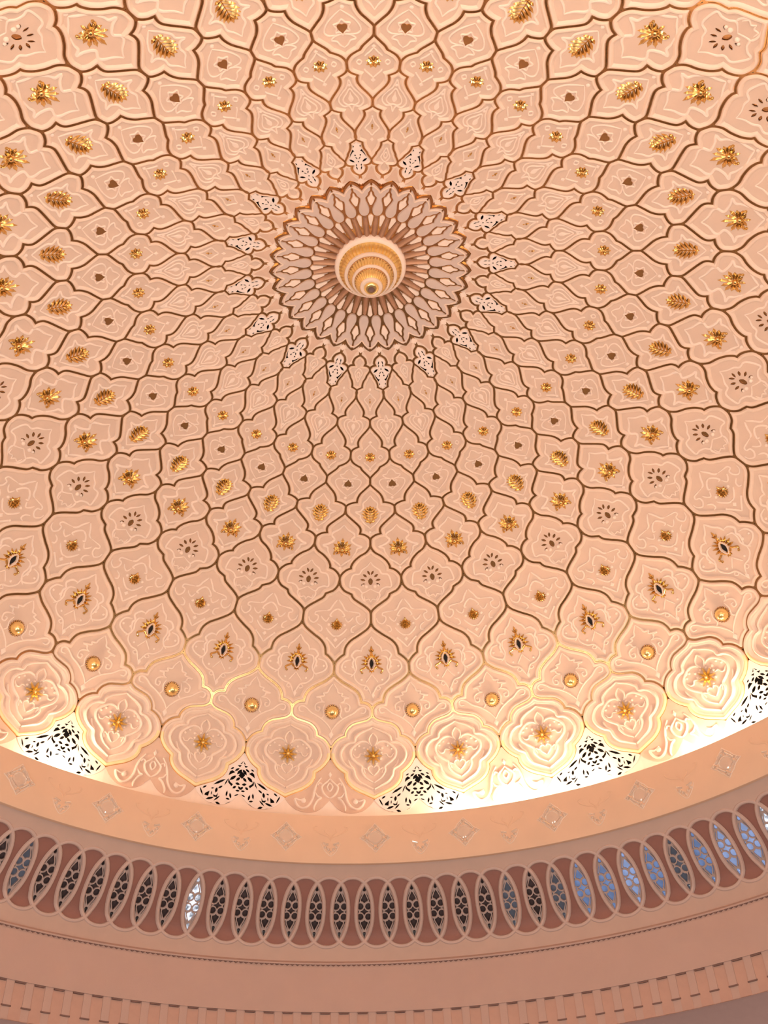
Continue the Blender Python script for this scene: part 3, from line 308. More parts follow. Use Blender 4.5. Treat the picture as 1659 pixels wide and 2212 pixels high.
class Surf:
    """modelling in metric (x, y) on a profile, around azimuth 0"""
    def __init__(s, prof): s.p = prof
    def pt(s, x, y, off): u, t = s.p.um(x, y); return s.p.p(u, t, off)
    def M(s, L): return [s.p.m(*q) for q in L]
    def loops(s, mb, L, prof, mi=0):
        """rings of quads following the outline L inset by d at height off"""
        rings = [[s.pt(x, y, off) for x, y in inset(L, d)] for d, off in prof]
        n = len(L); vs = [v for r in rings for v in r]; fs = []
        for k in range(len(rings)-1):
            for i in range(n):
                j = (i+1) % n; fs.append((k*n+i, k*n+j, (k+1)*n+j, (k+1)*n+i))
        mb.add(vs, fs, mi)
    def fill(s, mb, L, off, holes=(), grid=.22, depth=0., mi=0, edge=0.):
        L = clean(L); holes = [clean(h, .001) for h in holes]
        V = [Vector(p) for p in L]; E = [(i, (i+1) % len(L)) for i in range(len(L))]
        for h in holes:
            b = len(V); V += [Vector(p) for p in h]; E += [(b+i, b+(i+1) % len(h)) for i in range(len(h))]
        xs = [p[0] for p in L]; ys = [p[1] for p in L]
        ins = inset(L, grid*.35)
        nx = int((max(xs)-min(xs))/grid)+1; ny = int((max(ys)-min(ys))/grid)+1
        for i in range(nx+1):
            for j in range(ny+1):
                q = (min(xs)+(i+.5*(j % 2))*grid, min(ys)+j*grid)
                if inside(q, L) and inside(q, ins) and not any(inside(q, h) for h in holes): V.append(Vector(q))
        r = delaunay_2d_cdt(V, E, [], 0, 1e-5)
        vs, fs = r[0], r[2]; keep = []
        for f in fs:
            c = (sum(vs[i][0] for i in f)/len(f), sum(vs[i][1] for i in f)/len(f))
            if inside(c, L) and not any(inside(c, h) for h in holes): keep.append(tuple(f))
        if not keep: return
        P3 = [s.pt(v[0], v[1], off) for v in vs]; mb.add(P3, keep, mi)
        if depth:
            cnt = {}
            for f in keep:
                for i in range(len(f)):
                    e = (f[i], f[(i+1) % len(f)]); cnt[e] = cnt.get(e, 0)+1
            be = [e for e in cnt if (e[1], e[0]) not in cnt]
            low = {}
            vv = []; ff = []
            for a, b in be:
                for q in (a, b):
                    if q not in low: low[q] = len(vv); vv.append(s.pt(vs[q][0], vs[q][1], off)); vv.append(s.pt(vs[q][0], vs[q][1], off-depth))
                ff.append((low[a], low[b], low[b]+1, low[a]+1))
            mb.add(vv, ff, mi)
    def stroke(s, mb, pts, w, h, off, closed=False, taper=.5, n=5, mi=0, smooth=True):
        L = cr(pts, n, closed) if smooth else list(pts)
        N = len(L); rows = []
        for i in range(N):
            a = L[i-1] if (i or closed) else L[i]; b = L[(i+1) % N] if (i < N-1 or closed) else L[i]
            dx, dy = b[0]-a[0], b[1]-a[1]; l = math.hypot(dx, dy) or 1e-9; nx, ny = -dy/l, dx/l
            k = 1.
            if not closed:
                t = min(i, N-1-i)/max(1, N-1); k = taper+(1-taper)*min(1, t*5)
            rows.append([s.pt(L[i][0]+nx*w*q*k, L[i][1]+ny*w*q*k, off+h*g*k-(.004 if g == 0 else 0)) for q, g in ((-.5, 0), (-.27, .8), (0, 1), (.27, .8), (.5, 0))])
        vs = [v for r in rows for v in r]; fs = []
        for i in range(N if closed else N-1):
            j = (i+1) % N
            for k in range(4): fs.append((i*5+k, j*5+k, j*5+k+1, i*5+k+1))
        mb.add(vs, fs, mi)
    def pad(s, mb, L, h, off, mi=0, k=.55):
        """polygon raised to a soft pillow"""
        L = cr(L, 3, True) if len(L) > 4 else L
        cx = sum(p[0] for p in L)/len(L); cy = sum(p[1] for p in L)/len(L); n = len(L)
        vs = []
        for sc, g in ((1, -.15), (.93, .45), (k, .9)):
            vs += [s.pt(cx+(x-cx)*sc, cy+(y-cy)*sc, off+h*g) for x, y in L]
        vs.append(s.pt(cx, cy, off+h)); fs = []
        for r in range(2):
            for i in range(n): j = (i+1) % n; fs.append((r*n+i, r*n+j, (r+1)*n+j, (r+1)*n+i))
        fs += [(2*n+i, 2*n+(i+1) % n, 3*n) for i in range(n)]
        mb.add(vs, fs, mi)
    def dome(s, mb, x, y, r, h, off, seg=10, mi=0):
        vs = []; 
        R_ = [(1, -.1), (.92, .45), (.62, .82)]
        for q, g in R_: vs += [s.pt(x+r*q*math.cos(TAU*i/seg), y+r*q*math.sin(TAU*i/seg), off+h*g) for i in range(seg)]
        vs.append(s.pt(x, y, off+h)); fs = []
        for k in range(2):
            for i in range(seg): j = (i+1) % seg; fs.append((k*seg+i, k*seg+j, (k+1)*seg+j, (k+1)*seg+i))
        fs += [(2*seg+i, 2*seg+(i+1) % seg, 3*seg) for i in range(seg)]
        mb.add(vs, fs, mi)
    def petal(s, mb, a, b, w, h, off, mi=0, belly=.55, tiph=.3):
        h *= .55
        dx, dy = b[0]-a[0], b[1]-a[1]; l = math.hypot(dx, dy) or 1e-9; nx, ny = -dy/l, dx/l
        rows = []
        for t, ww, hh in ((0, .25, .3), (.25, .75, .8), (belly, 1, 1), (.8, .62, .8), (1, .02, tiph)):
            x, y = a[0]+dx*t, a[1]+dy*t
            rows.append([s.pt(x-nx*w*.5*ww, y-ny*w*.5*ww, off-.004), s.pt(x-nx*w*.22*ww, y-ny*w*.22*ww, off+h*hh*.45), s.pt(x, y, off+h*hh), s.pt(x+nx*w*.22*ww, y+ny*w*.22*ww, off+h*hh*.45), s.pt(x+nx*w*.5*ww, y+ny*w*.5*ww, off-.004)])
        vs = [v for r in rows for v in r]
        mb.add(vs, [(i*5+k, i*5+5+k, i*5+6+k, i*5+k+1) for i in range(4) for k in range(4)], mi)
SD = Surf(DOME)

# ------------------------------------------------------------------ panel outlines
def edge(i, n=5):
    cu, pts = T['ED'][i]
    A_ = cr(pts[:cu+1], n); B_ = cr(pts[cu:], n)
    return [(max(0., min(.5, u)), s) for u, s in A_+B_[1:]]
def no_stem(L):
    """drop the points that run straight down the seam after a tip has been reached"""
    q = [p for p in L if abs(p[0]) > .016]
    if len(q) == len(L): return L
    i = max(k for k, p in enumerate(L) if abs(p[0]) > .016)
    return L[:i+1]+[(0., L[min(i+1, len(L)-1)][1])]
def outline(i):
    """closed loop in (u, s) around the panel of ring i"""
    if i == 0:
        cu, pts = T['TOP0']; top = cr(pts[:cu+1], 5)+cr(pts[cu:], 5)[1:]           # side node -> tip (right side)
    else: top = [(.5-u, s) for u, s in edge(i-1)][::-1]                             # side node -> top tip
    bot = edge(i) if i < 12 else cr(T['FOOT'], 4)                                   # side node -> bottom
    right = no_stem(top)[::-1]+no_stem(bot)[1:]                                     # top tip -> bottom tip
    if i == 12:
        # top tip is the side node of ring 11; the right flank is ring 11's lower edge
        flank = no_stem([(.5-u, s) for u, s in edge(11)][::-1])[::-1]
        right = flank+cr(T['FOOT'], 4)[1:]
    left = [(-u, s) for u, s in right[1:-1]][::-1]
    return right+left

# ------------------------------------------------------------------ ceiling
lathe_cache = {}
def lathe(mb, prof, seg=128, mi=0, a0=0., a1=TAU, flute=None):
    n = len(prof); full = abs(a1-a0-TAU) < 1e-6; cols = seg if full else seg+1; vs = []
    for i in range(cols):
        a = a0+(a1-a0)*i/seg
        for k, (r, z) in enumerate(prof):
            rr = r if flute is None else flute(r, z, k, i)
            vs.append((rr*math.sin(a), rr*math.cos(a), z))
    fs = []
    for i in range(seg):
        j = (i+1) % cols
        for k in range(n-1): fs.append((i*n+k, j*n+k, j*n+k+1, i*n+k+1))
    mb.add(vs, fs, mi)

mb = MB()
SH = [(DOME.r(s)+.0, DOME.z(s)) for s in np.linspace(.0, DOME.S[-1], 60)]
shell = []
for s in np.linspace(.02, DOME.S[-1], 60):
    p = DOME.p(0, s, -.20); shell.append((p.y, p.z))
lathe(mb, shell, 96)
ceiling = link('ceiling', mb.mesh('ceiling', M_DARK))
tag(ceiling, 'great peach plaster dome of interlocking ogee panels edged in gilt', 'ceiling', kind='structure')

KIND = {0: 'ogee_panel', 1: 'diamond_panel', 2: 'spade_panel', 3: 'rosette_panel', 4: 'heart_panel', 5: 'leaf_panel', 6: 'palmette_panel',
        7: 'fan_panel', 8: 'bud_panel', 9: 'lotus_panel', 10: 'stud_panel', 11: 'medallion_panel', 12: 'carved_spandrel'}

def gold_ornament(i):
    """returns [(name, mesh builder, material)] for ring i"""
    out = []; g = T['GO'].get(str(i)); m = MB(); off = FO
    if i == 1:
        P_ = SD.M(g); SD.petal(m, P_[1], P_[0], .035, .03, off); SD.petal(m, P_[2], P_[3], .04, .03, off); SD.dome(m, *P_[2], .02, .03, off)
        out.append(('gilt_bud', m, M_GOLD))
    if i == 3:
        c = SD.M([g[0]])[0]; r = .128
        for k in range(9):
            a = TAU*k/9+.2; SD.petal(m, (c[0]+.012*math.cos(a), c[1]+.012*math.sin(a)), (c[0]+r*math.cos(a), c[1]+r*math.sin(a)), .075, .045, off, belly=.65)
        SD.dome(m, *c, .025, .03, off); out.append(('gilt_rosette', m, M_GOLD))
    if i == 4:
        P_ = SD.M(g); L = P_+[(-x, y) for x, y in P_[::-1] if x > .002]
        cy = sum(p[1] for p in L)/len(L); L = [(x*1.25, cy+(y-cy)*1.2) for x, y in L]
        SD.fill(m, cr(L, 3, True), off+.012, grid=.2, depth=.02); out.append(('gilt_heart', m, M_EDGE))
    if i == 5:
        P_ = SD.M(g); base, top = P_[0], P_[1]
        y0, y1 = base[1], top[1]; Ln = y0-y1
        for t, x, dy in ((.10, .085, .02), (.20, .125, .10), (.34, .140, .13), (.48, .130, .14), (.62, .100, .13), (.74, .062, .11)):
            for sx in (1, -1): SD.petal(m, (0, y0-Ln*t+.02), (sx*x*1.4, y0-Ln*t-dy*.8), .080, .05, off, belly=.6)
        SD.petal(m, (0, y0-Ln*.74), top, .075, .055, off); SD.petal(m, (0, y0-Ln*.12), (0, y0+.02), .06, .04, off)
        SD.stroke(m, [(0, y0-Ln*.05), (0, y0-Ln*.8)], .03, .055, off, smooth=False)
        out.append(('gilt_leaf', m, M_GOLD))
    if i == 6:
        P_ = SD.M(g); c = P_[0]; R1 = c[1]-P_[1][1]; R2 = P_[4][0]
        for k in range(-4, 5):
            a = k*math.radians(27); r = R1*(1-abs(k)/4)+R2*(abs(k)/4)
            if k % 2: r *= .92
            d = (math.sin(a), -math.cos(a)); SD.petal(m, (c[0]+d[0]*.05, c[1]+d[1]*.05), (c[0]+d[0]*r, c[1]+d[1]*r), .085, .06, off, belly=.72)
        for sx in (1, -1):
            SD.petal(m, (0, c[1]+.03), (sx*.13, c[1]+.12), .08, .05, off)
            SD.stroke(m, [(0, c[1]+.08), (sx*.10, c[1]+.03), (sx*.17, c[1]+.07), (sx*abs(P_[5][0]), P_[5][1])], .035, .04, off)
            SD.dome(m, sx*abs(P_[5][0]), P_[5][1], .028, .04, off)
        SD.petal(m, (0, c[1]+.04), (0, P_[2][1]), .08, .05, off); SD.dome(m, c[0], c[1], .055, .06, off)
        out.append(('gilt_palmette', m, M_GOLD))
    if i == 8:
        P_ = SD.M(g); c = (P_[0][0], P_[0][1]+.01)
        hl = [(0, -.165), (.035, -.105), (.095, -.045), (.112, .02), (.085, .085), (0, .112)]
        SD.pad(m, [(x, c[1]+y) for x, y in hl+[(-x, y) for x, y in hl[1:-1][::-1]]], .03, off, k=.7)
        for k in range(11):
            a = math.radians(-25+k*23); d = (math.cos(a), math.sin(a)); SD.petal(m, (c[0]+d[0]*.06, c[1]+d[1]*.06), (c[0]+d[0]*.142, c[1]+d[1]*.142), .045, .05, off, belly=.5)
        for sx in (-1, 0, 1):
            for q, t_ in enumerate((.06, .0, -.06)): SD.petal(m, (sx*.03, c[1]+t_+.04), (sx*(.075-.015*q), c[1]+t_-.05), .05, .05, off+.03, belly=.5)
        out.append(('gilt_bud', m, M_GOLD))
    if i == 9:
        P_ = SD.M(g); X = lambda q, s_: (P_[q][0]*s_, P_[q][1])
        yc = P_[11][1]
        SD.petal(m, (0, yc-.08), (0, yc-.30), .10, .06, off, belly=.45); SD.petal(m, (0, yc-.27), (0, P_[0][1]), .075, .06, off, belly=.4)
        for sx in (1, -1):
            SD.petal(m, (sx*.01, yc-.25), (sx*.065, yc-.335), .045, .05, off)
            for an, ln, w_ in ((22, .265, .06), (43, .275, .07), (66, .265, .075), (90, .25, .075)):
                a_ = math.radians(an); d = (sx*math.sin(a_), -math.cos(a_)); SD.petal(m, (d[0]*.05, yc+d[1]*.09), (d[0]*ln, yc+.02+d[1]*ln), w_, .06, off, belly=.5, tiph=.6)
            SD.stroke(m, [X(13, sx), X(18, sx), X(14, sx), X(15, sx), X(16, sx)], .05, .045, off)
            SD.dome(m, *X(16, sx), .03, .05, off); SD.petal(m, (0, P_[12][1]), X(17, sx), .06, .05, off)
        SD.petal(m, (0, P_[12][1]-.02), (0, P_[17][1]+.02), .07, .05, off)
        for sx in (1, -1): SD.petal(m, (0, P_[12][1]+.02), (sx*.13, P_[6][1]+.07), .09, .07, off)
        out.append(('gilt_lotus', m, M_GOLD))
        m2 = MB(); L = [(0, P_[10][1]-.01), (P_[11][0], P_[11][1]), (0, P_[12][1])]
        lens_ = cr([(0, P_[10][1]), (P_[11][0], P_[11][1]), (0, P_[12][1]), (-P_[11][0], P_[11][1])], 5, True)
        SD.stroke(m2, [(x*1.75, P_[11][1]+(y-P_[11][1])*1.35) for x, y in lens_], .035, .055, off, closed=True, smooth=False)
        out.append(('cream_rim', m2, M_RELIEF))
        m3 = MB(); SD.pad(m3, lens_, .02, off); out.append(('dark_eye', m3, M_DARK))
    if i == 10:
        P_ = SD.M(g); c = P_[0]; r = .142
        seg = 24; vs = []
        for q, hgt in ((1, -.02), (1, .03), (.93, .085), (.75, .135), (.5, .165), (.2, .18)):
            vs += [SD.pt(c[0]+r*q*math.cos(TAU*k/seg), c[1]+r*q*math.sin(TAU*k/seg), off+hgt) for k in range(seg)]
        vs.append(SD.pt(c[0], c[1], off+.182)); fs = []
        for q in range(5):
            for k in range(seg): j = (k+1) % seg; fs.append((q*seg+k, q*seg+j, (q+1)*seg+j, (q+1)*seg+k))
        fs += [(5*seg+k, 5*seg+(k+1) % seg, 6*seg) for k in range(seg)]
        m.add(vs, fs); out.append(('gilt_stud', m, M_GOLDL))
        m2 = MB()
        for k in range(20):
            a = TAU*k/20; SD.dome(m2, c[0]+(r+.012)*math.cos(a), c[1]+(r+.012)*math.sin(a), .024, .035, off, 6)
        m2k = m2; out.append(('bead_ring', m2k, M_BRONZE))
    if i == 11:
        P_ = SD.M(g); c = P_[0]; r = .215
        for k in range(8):
            a = TAU*k/8+TAU/4; d = (math.cos(a), math.sin(a)); SD.petal(m, (c[0]+d[0]*.03, c[1]+d[1]*.03), (c[0]+d[0]*r, c[1]+d[1]*r), .07, .14, off+.04, belly=.3)
        SD.dome(m, *c, .045, .10, off+.03, 12); out.append(('gilt_star', m, M_GOLDL))
    return out

FO = -.012     # height of the panel fields
def relief(i, key, off):
    m = MB()
    for kind, w, h, cl, mi, pts in T['MO'].get(key, []):
        for sx in ((1, -1) if mi else (1,)):
            L = SD.M([(u*sx, s) for u, s in pts])
            if kind in ('s', 's2'): SD.stroke(m, L, w*(1.35 if i < 5 else 1.6), h*(1.6 if i >= 11 else 1.2), off, closed=bool(cl), mi=0)
            elif kind == 'f': SD.pad(m, L, h*1.0, off)
            elif kind == 'd': SD.dome(m, L[0][0], L[0][1], w*(.75 if i == 11 else 1), h*1.3, off)
    return m

def panel_parts(i, pierced=False):
    """[(name, mesh, [subs])] meshes for one panel of ring i, with origin at the panel centre"""
    O = DOME.p(0, SC[i], 0)
    L = SD.M(outline(i)); L = clean(L, .004)
    w = .5*K*DOME.r(W[i])*2; sc = min(1, w/1.25)**.42
    g = .019*sc+.003; b = .085*sc
    if i == 12: g = .02
    body = MB(); edge_m = MB()
    if i == 11:
        SD.loops(edge_m, L, [(-.008, -.05), (-.007, .0), (.004, .0), (.013, .0), (.014, -.05)])
    elif i < 12:
        SD.loops(edge_m, L, [(-.009, -.004), (g*.4, -.004), (g*1.05, -.004), (g*1.06, -.05)])
    else:
        SD.loops(edge_m, L, [(.0, -.05), (.0, .012), (.01, .012), (.012, -.04)])
    key = str(i)
    if pierced:
        hs = [[DOME.m(*p) for p in h] for h in T['HO'][key]]
        if i == 0:
            hs = [[(x*(.80 if min(q[1] for q in h) > 2.47 else .95), y) for x, y in h] for h in hs]
            SD.loops(body, L, [(g, -.05), (g+.003, .0), (g+.010, .014), (g+.018, .012), (g+.022, .004)], 1)
            In = inset(L, g+.021)
        else: SD.loops(body, L, [(-.004, -.05), (.002, .004)], 0); In = inset(L, .0019)
        def grow(h, k): 
            cx = sum(p[0] for p in h)/len(h); cy = sum(p[1] for p in h)/len(h)
            return [(cx+(x-cx)*k, cy+(y-cy)*k) for x, y in h]
        hs = [grow(h, 1.22) for h in hs]
        hs = [h for h in hs if any(inside(p, In) for p in h)]
        SD.fill(body, In, .004, hs, .13, .012, 0)
        body_me = body.mesh('pierced', [M_WHITE, M_BORDER], O)
        return O, body_me, [('gilt_edging', edge_m.mesh('gilt_edging', M_EDGE if i == 0 else M_WHITE, O))] if i == 0 else []
    if i == 11:
        def gilt_low(prof, n0):
            SD.loops(body, L, prof, 1)
            for q in range(n0, len(body.f)):
                if np.mean([body.v[t_][2] for t_ in body.f[q]]) < DOME.z(W[11]+.02): body.mi[q] = 2
        gilt_low([(.012, -.05), (.013, .03), (.035, .045), (.06, .045), (.082, .022)], len(body.f))
        SD.loops(body, L, [(.0818, .022), (.10, .024), (.12, .018), (.15, -.006), (.16, FO)], 1)
        In = inset(L, .159)
    elif i == 12:
        SD.loops(body, L, [(-.004, -.05), (.002, .0)], 0); In = inset(L, .0019)
    else:
        SD.loops(body, L, [(g, -.05), (g+.003, .0), (g+b*.28, .020*sc+.004), (g+b*.55, .022*sc+.004), (g+b*.8, .012*sc), (g+b, FO)], 1)
        In = inset(L, g+b*.99)
    hs = []
    if i == 7: hs = [[DOME.m(*p) for p in h] for h in T['HO']['7']]; hs = [[(sum(p[0] for p in h)/len(h)+(x-sum(p[0] for p in h)/len(h))*1.3, sum(p[1] for p in h)/len(h)+(y-sum(p[1] for p in h)/len(h))*1.3) for x, y in h] for h in hs]; hs = [cr(h, 2, True) for h in hs]
    SD.fill(body, In, FO if i < 12 else .0, hs, .2, .02 if hs else 0, 0)
    me = body.mesh(KIND[i], [M_FIELD if i < 12 else M_PATCH, M_BORDER, M_PALEGOLD], O)
    subs = []
    if i < 12: subs.append(('gilt_edging', edge_m.mesh('gilt_edging', M_EDGE, O)))
    if i == 7:
        bk = MB(); SD.dome(bk, 0, 7.5, .26, .0, -.045, 16); subs.append(('gilt_backing', bk.mesh('gilt_backing', M_EDGE, O)))
    rm = relief(i, '12b' if i == 12 else key, FO if i < 12 else .0)
    if rm.v: subs.append(('carved_relief', rm.mesh('carved_relief', M_RELIEF, O)))
    for n_, m_, mt in gold_ornament(i): subs.append((n_, m_.mesh(n_, mt, O)))
    return O, me, subs

def place(O, a, o):
    o.location = (O[1]*math.sin(a), O[1]*math.cos(a), O[2]); o.rotation_euler = (0, 0, -a)

for i in range(13):
    plain = panel_parts(i)
    prc = panel_parts(i, True) if i in (0, 12) else None
    for k in range(32):
        kk = k+(0 if i % 2 else .5)
        if kk > 16: kk -= 32
        isp = prc is not None and (k % 2 == 0)
        O, me, subs = prc if isp else plain
        nm = ('pierced_panel' if i == 0 else 'pierced_spandrel') if isp else KIND[i]
        o = link(nm, me, ceiling); place(O, A0+kk*K, o)
        for n_, sm in subs: link(n_, sm, o)

# collar between the innermost panels and the centre rosette
RO = T['RO']
def mir(R_): return R_+[(-x, y) for x, y in R_[::-1] if x > 1e-4]
cu, pts = T['TOP0']; top0 = cr(pts[:cu+1], 5)+cr(pts[cu:], 5)[1:]
scal = cr([(0, 1.935), (.155, 1.897), (.345, 1.832), (.5, 1.7536)], 5)
right = [(.5-u, s) for u, s in top0]+scal[::-1]
Lc = clean(SD.M(right+[(-u, s) for u, s in right[1:-1]][::-1]), .004)
Oc = DOME.p(0, 2.05, 0)
mb = MB(); SD.loops(mb, Lc, [(-.008, -.004), (.01, -.004), (.026, -.004), (.027, -.05)]); me_ce = mb.mesh('gilt_edging', M_EDGE, Oc)
mb = MB(); SD.loops(mb, Lc, [(.026, -.05), (.028, .0), (.04, .008), (.055, 0)]); SD.fill(mb, inset(Lc, .054), .0, grid=.15)
me_col = mb.mesh('collar_panel', M_BORDER, Oc)
mb = MB(); q = [tuple(p) for p in RO['collar']]; SD.pad(mb, SD.M(mir([(0, q[0][1])]+q[1:-1])+[]), .004, .003, k=.8)
L = SD.M([(0, q[0][1]+.01)]+q[1:]+[(-x, y) for x, y in q[1:-1][::-1]])
mb = MB(); SD.fill(mb, L, .007, grid=.15, depth=.008); me_patch = mb.mesh('apricot_inlay', M_PATCH, Oc)
mb = MB(); SD.fill(mb, SD.M([(0, 1.855), (.19, 1.928), (0, 2.0), (-.19, 1.928)]), .014, grid=.15, depth=.016)
Od = DOME.p(0, 1.93, 0); me_tile = mb.mesh('diamond_tile', M_RELIEF, Od)
for k in range(32):
    o = link('collar_panel', me_col, ceiling); place(Oc, A0+k*K, o); link('apricot_inlay', me_patch, o); link('gilt_edging', me_ce, o)
    o = link('diamond_tile', me_tile, ceiling); place(Od, A0+(k+.5)*K, o)

# cream ground below the spandrels
ft = cr(T['FOOT'], 4)[::-1]
gl = ft+[(.5, 13.29), (.25, 13.29), (0, 13.29)]
Lg = SD.M(gl+[(-x, s) for x, s in gl[1:-1][::-1]]); Og = DOME.p(0, 13.0, 0)
mb = MB(); SD.fill(mb, Lg, -.012, grid=.2, depth=.05); me_g = mb.mesh('ground_panel', M_RELIEF, Og)
for k in range(32): place(Og, A0+(k+.5)*K, link('ground_panel', me_g, ceiling))

# ------------------------------------------------------------------ centre rosette (a thing)
ros = link('ceiling_rosette', None, None, (0, 0, 4.78)); ros.empty_display_size = .3
tag(ros, 'large round rosette of rose-grey petals with gilt scalloped rim at the dome crown', 'rosette')
def rl(name, me, k, O):
    o = link(name, me, ros); a = A0+k*K
    o.location = (O[1]*math.sin(a), O[1]*math.cos(a), O[2]-4.78); o.rotation_euler = (0, 0, -a); return o
mb = MB(); sc2 = [(u, s+.010) for u, s in cr([(0, 1.945), (.155, 1.907), (.345, 1.842), (.5, 1.764)], 4)]
ringp = []
for k in range(32):
    ringp += [(k+u, s) for u, s in sc2[:-1]]+[(k+1-u, s) for u, s in sc2[::-1][:-1]]
n = len(ringp); vs = []
for f in (None, 0, .5, 1):
    for u, s in ringp:
        if f is None: vs.append(DOME.p(u, s, -.06))
        else: vs.append(DOME.p(u, s+(.55-s)*f, .03 if f == 0 else .022))
mb.add(vs, [(r*n+i, r*n+(i+1) % n, (r+1)*n+(i+1) % n, (r+1)*n+i) for r in range(3) for i in range(n)])
o = link('gilt_disc', mb.mesh('gilt_disc', M_BRONZE, (0, 0, 4.78)), ros); o.rotation_euler = (0, 0, -A0)
Op = DOME.p(0, 1.45, 0)
rp = [(0, 1.7536), (.15, 1.825), (.345, 1.892), (.5, 1.925), (.5, 1.7394), (.396, 1.686), (.357, 1.624), (.205, 1.565), (.24, 1.493), (.367, 1.392), (.455, 1.30), (.45, 1.25), (.419, 1.206), (.297, 1.157), (.15, 1.137), (0, 1.1325)]
Lp = SD.M(rp+[(-x, y) for x, y in rp[1:-1][::-1]]); Lp = inset(Lp, .014)
mb = MB(); SD.loops(mb, Lp, [(0, .0), (.003, .045), (.012, .06), (.02, .06)]); SD.fill(mb, inset(Lp, .0195), .06, grid=.08)
me_pet = mb.mesh('petal', M_MAUVE, Op)
mb = MB(); band = [(-.5, 1.86), (-.345, 1.83), (-.15, 1.765), (0, 1.70), (.15, 1.765), (.345, 1.83), (.5, 1.86)]
SD.stroke(mb, SD.M(band), .03, .012, .06, taper=1); me_line = mb.mesh('scalloped_line', M_BORDER, Op)
sp = [(0, 1.7394), (.104, 1.686), (.1435, 1.624), (.2974, 1.565), (.26, 1.493), (.133, 1.392), (.02, 1.29)]
Ls = inset(SD.M(sp+[(-x, y) for x, y in sp[1:][::-1]]), .017)
mb = MB(); SD.loops(mb, Ls, [(0, .0), (.003, .05), (.012, .058)]); SD.fill(mb, inset(Ls, .0118), .058, grid=.1); me_sp = mb.mesh('spindle', M_RELIEF, Op)
Ow = DOME.p(0, .95, 0)
wd = [(0, 1.168), (.12, 1.155), (.235, 1.125), (.2, 1.04), (.12, .92), (0, .76)]
Lw = SD.M(wd+[(-x, y) for x, y in wd[1:-1][::-1]])
mb = MB(); SD.loops(mb, Lw, [(0, 0), (.002, .05), (.01, .058)]); SD.fill(mb, inset(Lw, .0098), .058, grid=.1); me_w = mb.mesh('wedge', M_RELIEF, Ow)
mb = MB(); rows = []
for t in np.linspace(0, 1, 6):
    s = 1.115-.5*t; hw = .17+.30*t
    rows.append([DOME.p(hw*q, s, .02+.11*g*(.55+.45*t)) for q, g in ((-1, 0), (-.6, .7), (0, 1), (.6, .7), (1, 0))])
vs = [v for r in rows for v in r]; mb.add(vs, [(i*5+k, i*5+5+k, i*5+6+k, i*5+k+1) for i in range(5) for k in range(4)]+[(0, 1, 2, 3, 4)])
me_cone = mb.mesh('flute', M_CONE, Ow)
for k in range(32):
    p_ = rl('petal', me_pet, k+.5, Op); link('scalloped_line', me_line, p_)
    rl('spindle', me_sp, k, Op); rl('wedge', me_w, k, Ow); rl('flute', me_cone, k+.5, Ow)

# ------------------------------------------------------------------ gilded pendant boss
ZB = 4.86
pen = link('pendant_boss', None, None, (0, 0, ZB)); pen.empty_display_size = .3
tag(pen, 'stepped gold and cream pendant boss hanging from the centre of the ceiling rosette', 'pendant')
def plathe(name, prof, m, seg=96, flute=None, parent=pen):
    b = MB(); lathe(b, prof, seg, flute=flute); return link(name, b.mesh(name, m, (0, 0, ZB) if parent is pen else (0, 0, ZB)), parent)
rim = plathe('rim', [(.55, 4.90), (.66, 4.86), (.69, 4.80), (.685, 4.74), (.66, 4.70), (.625, 4.685), (.60, 4.69), (.59, 4.72)], M_RELIEF)
def fl(depth, per, ks):
    return lambda r, z, k, i: r*(1-(depth*(.5+.5*math.cos(TAU*i/per)) if k in ks else 0))
plathe('upper_tier', [(.60, 4.70), (.595, 4.66), (.575, 4.60), (.545, 4.55), (.515, 4.52), (.50, 4.50)], M_GOLDL, 192, fl(.06, 4, (1, 2, 3, 4)))
plathe('cream_ring', [(.50, 4.515), (.505, 4.49), (.495, 4.465), (.465, 4.455), (.44, 4.462), (.43, 4.48)], M_BORDER)
plathe('bead_course', [(.44, 4.47), (.435, 4.45), (.425, 4.435), (.42, 4.43)], M_BRONZE, 192, fl(.03, 4, (1, 2)))
plathe('middle_tier', [(.43, 4.455), (.425, 4.42), (.405, 4.37), (.38, 4.33), (.36, 4.31)], M_GOLDL, 160, fl(.06, 4, (1, 2, 3)))
plathe('cream_ring', [(.36, 4.32), (.362, 4.30), (.35, 4.28), (.325, 4.272), (.305, 4.28)], M_BORDER)
plathe('bead_course', [(.315, 4.28), (.312, 4.262), (.30, 4.25), (.295, 4.245)], M_BRONZE, 160, fl(.05, 4, (1, 2)))
plathe('lower_tier', [(.305, 4.27), (.30, 4.24), (.28, 4.19), (.25, 4.14), (.215, 4.11)], M_GOLDL, 144, fl(.07, 4, (1, 2, 3)))
plathe('cream_ring', [(.215, 4.12), (.21, 4.095), (.195, 4.075), (.165, 4.065), (.14, 4.07), (.13, 4.085)], M_BORDER)
plathe('knob', [(.14, 4.08), (.13, 4.05), (.115, 4.03), (.09, 4.02), (.065, 4.022), (.06, 4.04)], M_GOLDL, 48)
plathe('socket', [(.062, 4.03), (.055, 4.045), (.03, 4.06), (.001, 4.062)], M_TRIM_SHADE, 32)

# ------------------------------------------------------------------ cornice with crystals
mb = MB()
lathe(mb, [(10.42, -1.6), (9.95, -1.70), (9.87, -1.70), (9.86, -1.64), (9.84, -1.625), (9.78, -1.62), (9.75, -1.635), (9.75, -2.70), (9.757, -2.712), (9.78, -2.715), (9.86, -2.70)], 256)
corn = link('wall_cornice', mb.mesh('wall_cornice', M_CORN)); tag(corn, 'smooth peach cornice band below the dome hiding the cove lights', 'cornice', kind='structure')
CY_ = linprof([(9.75, -1.635), (9.75, -2.70)], K)
class CylSurf(Surf):
    pass
SCY = CylSurf(CY_)
def zs(z): return -1.635-z
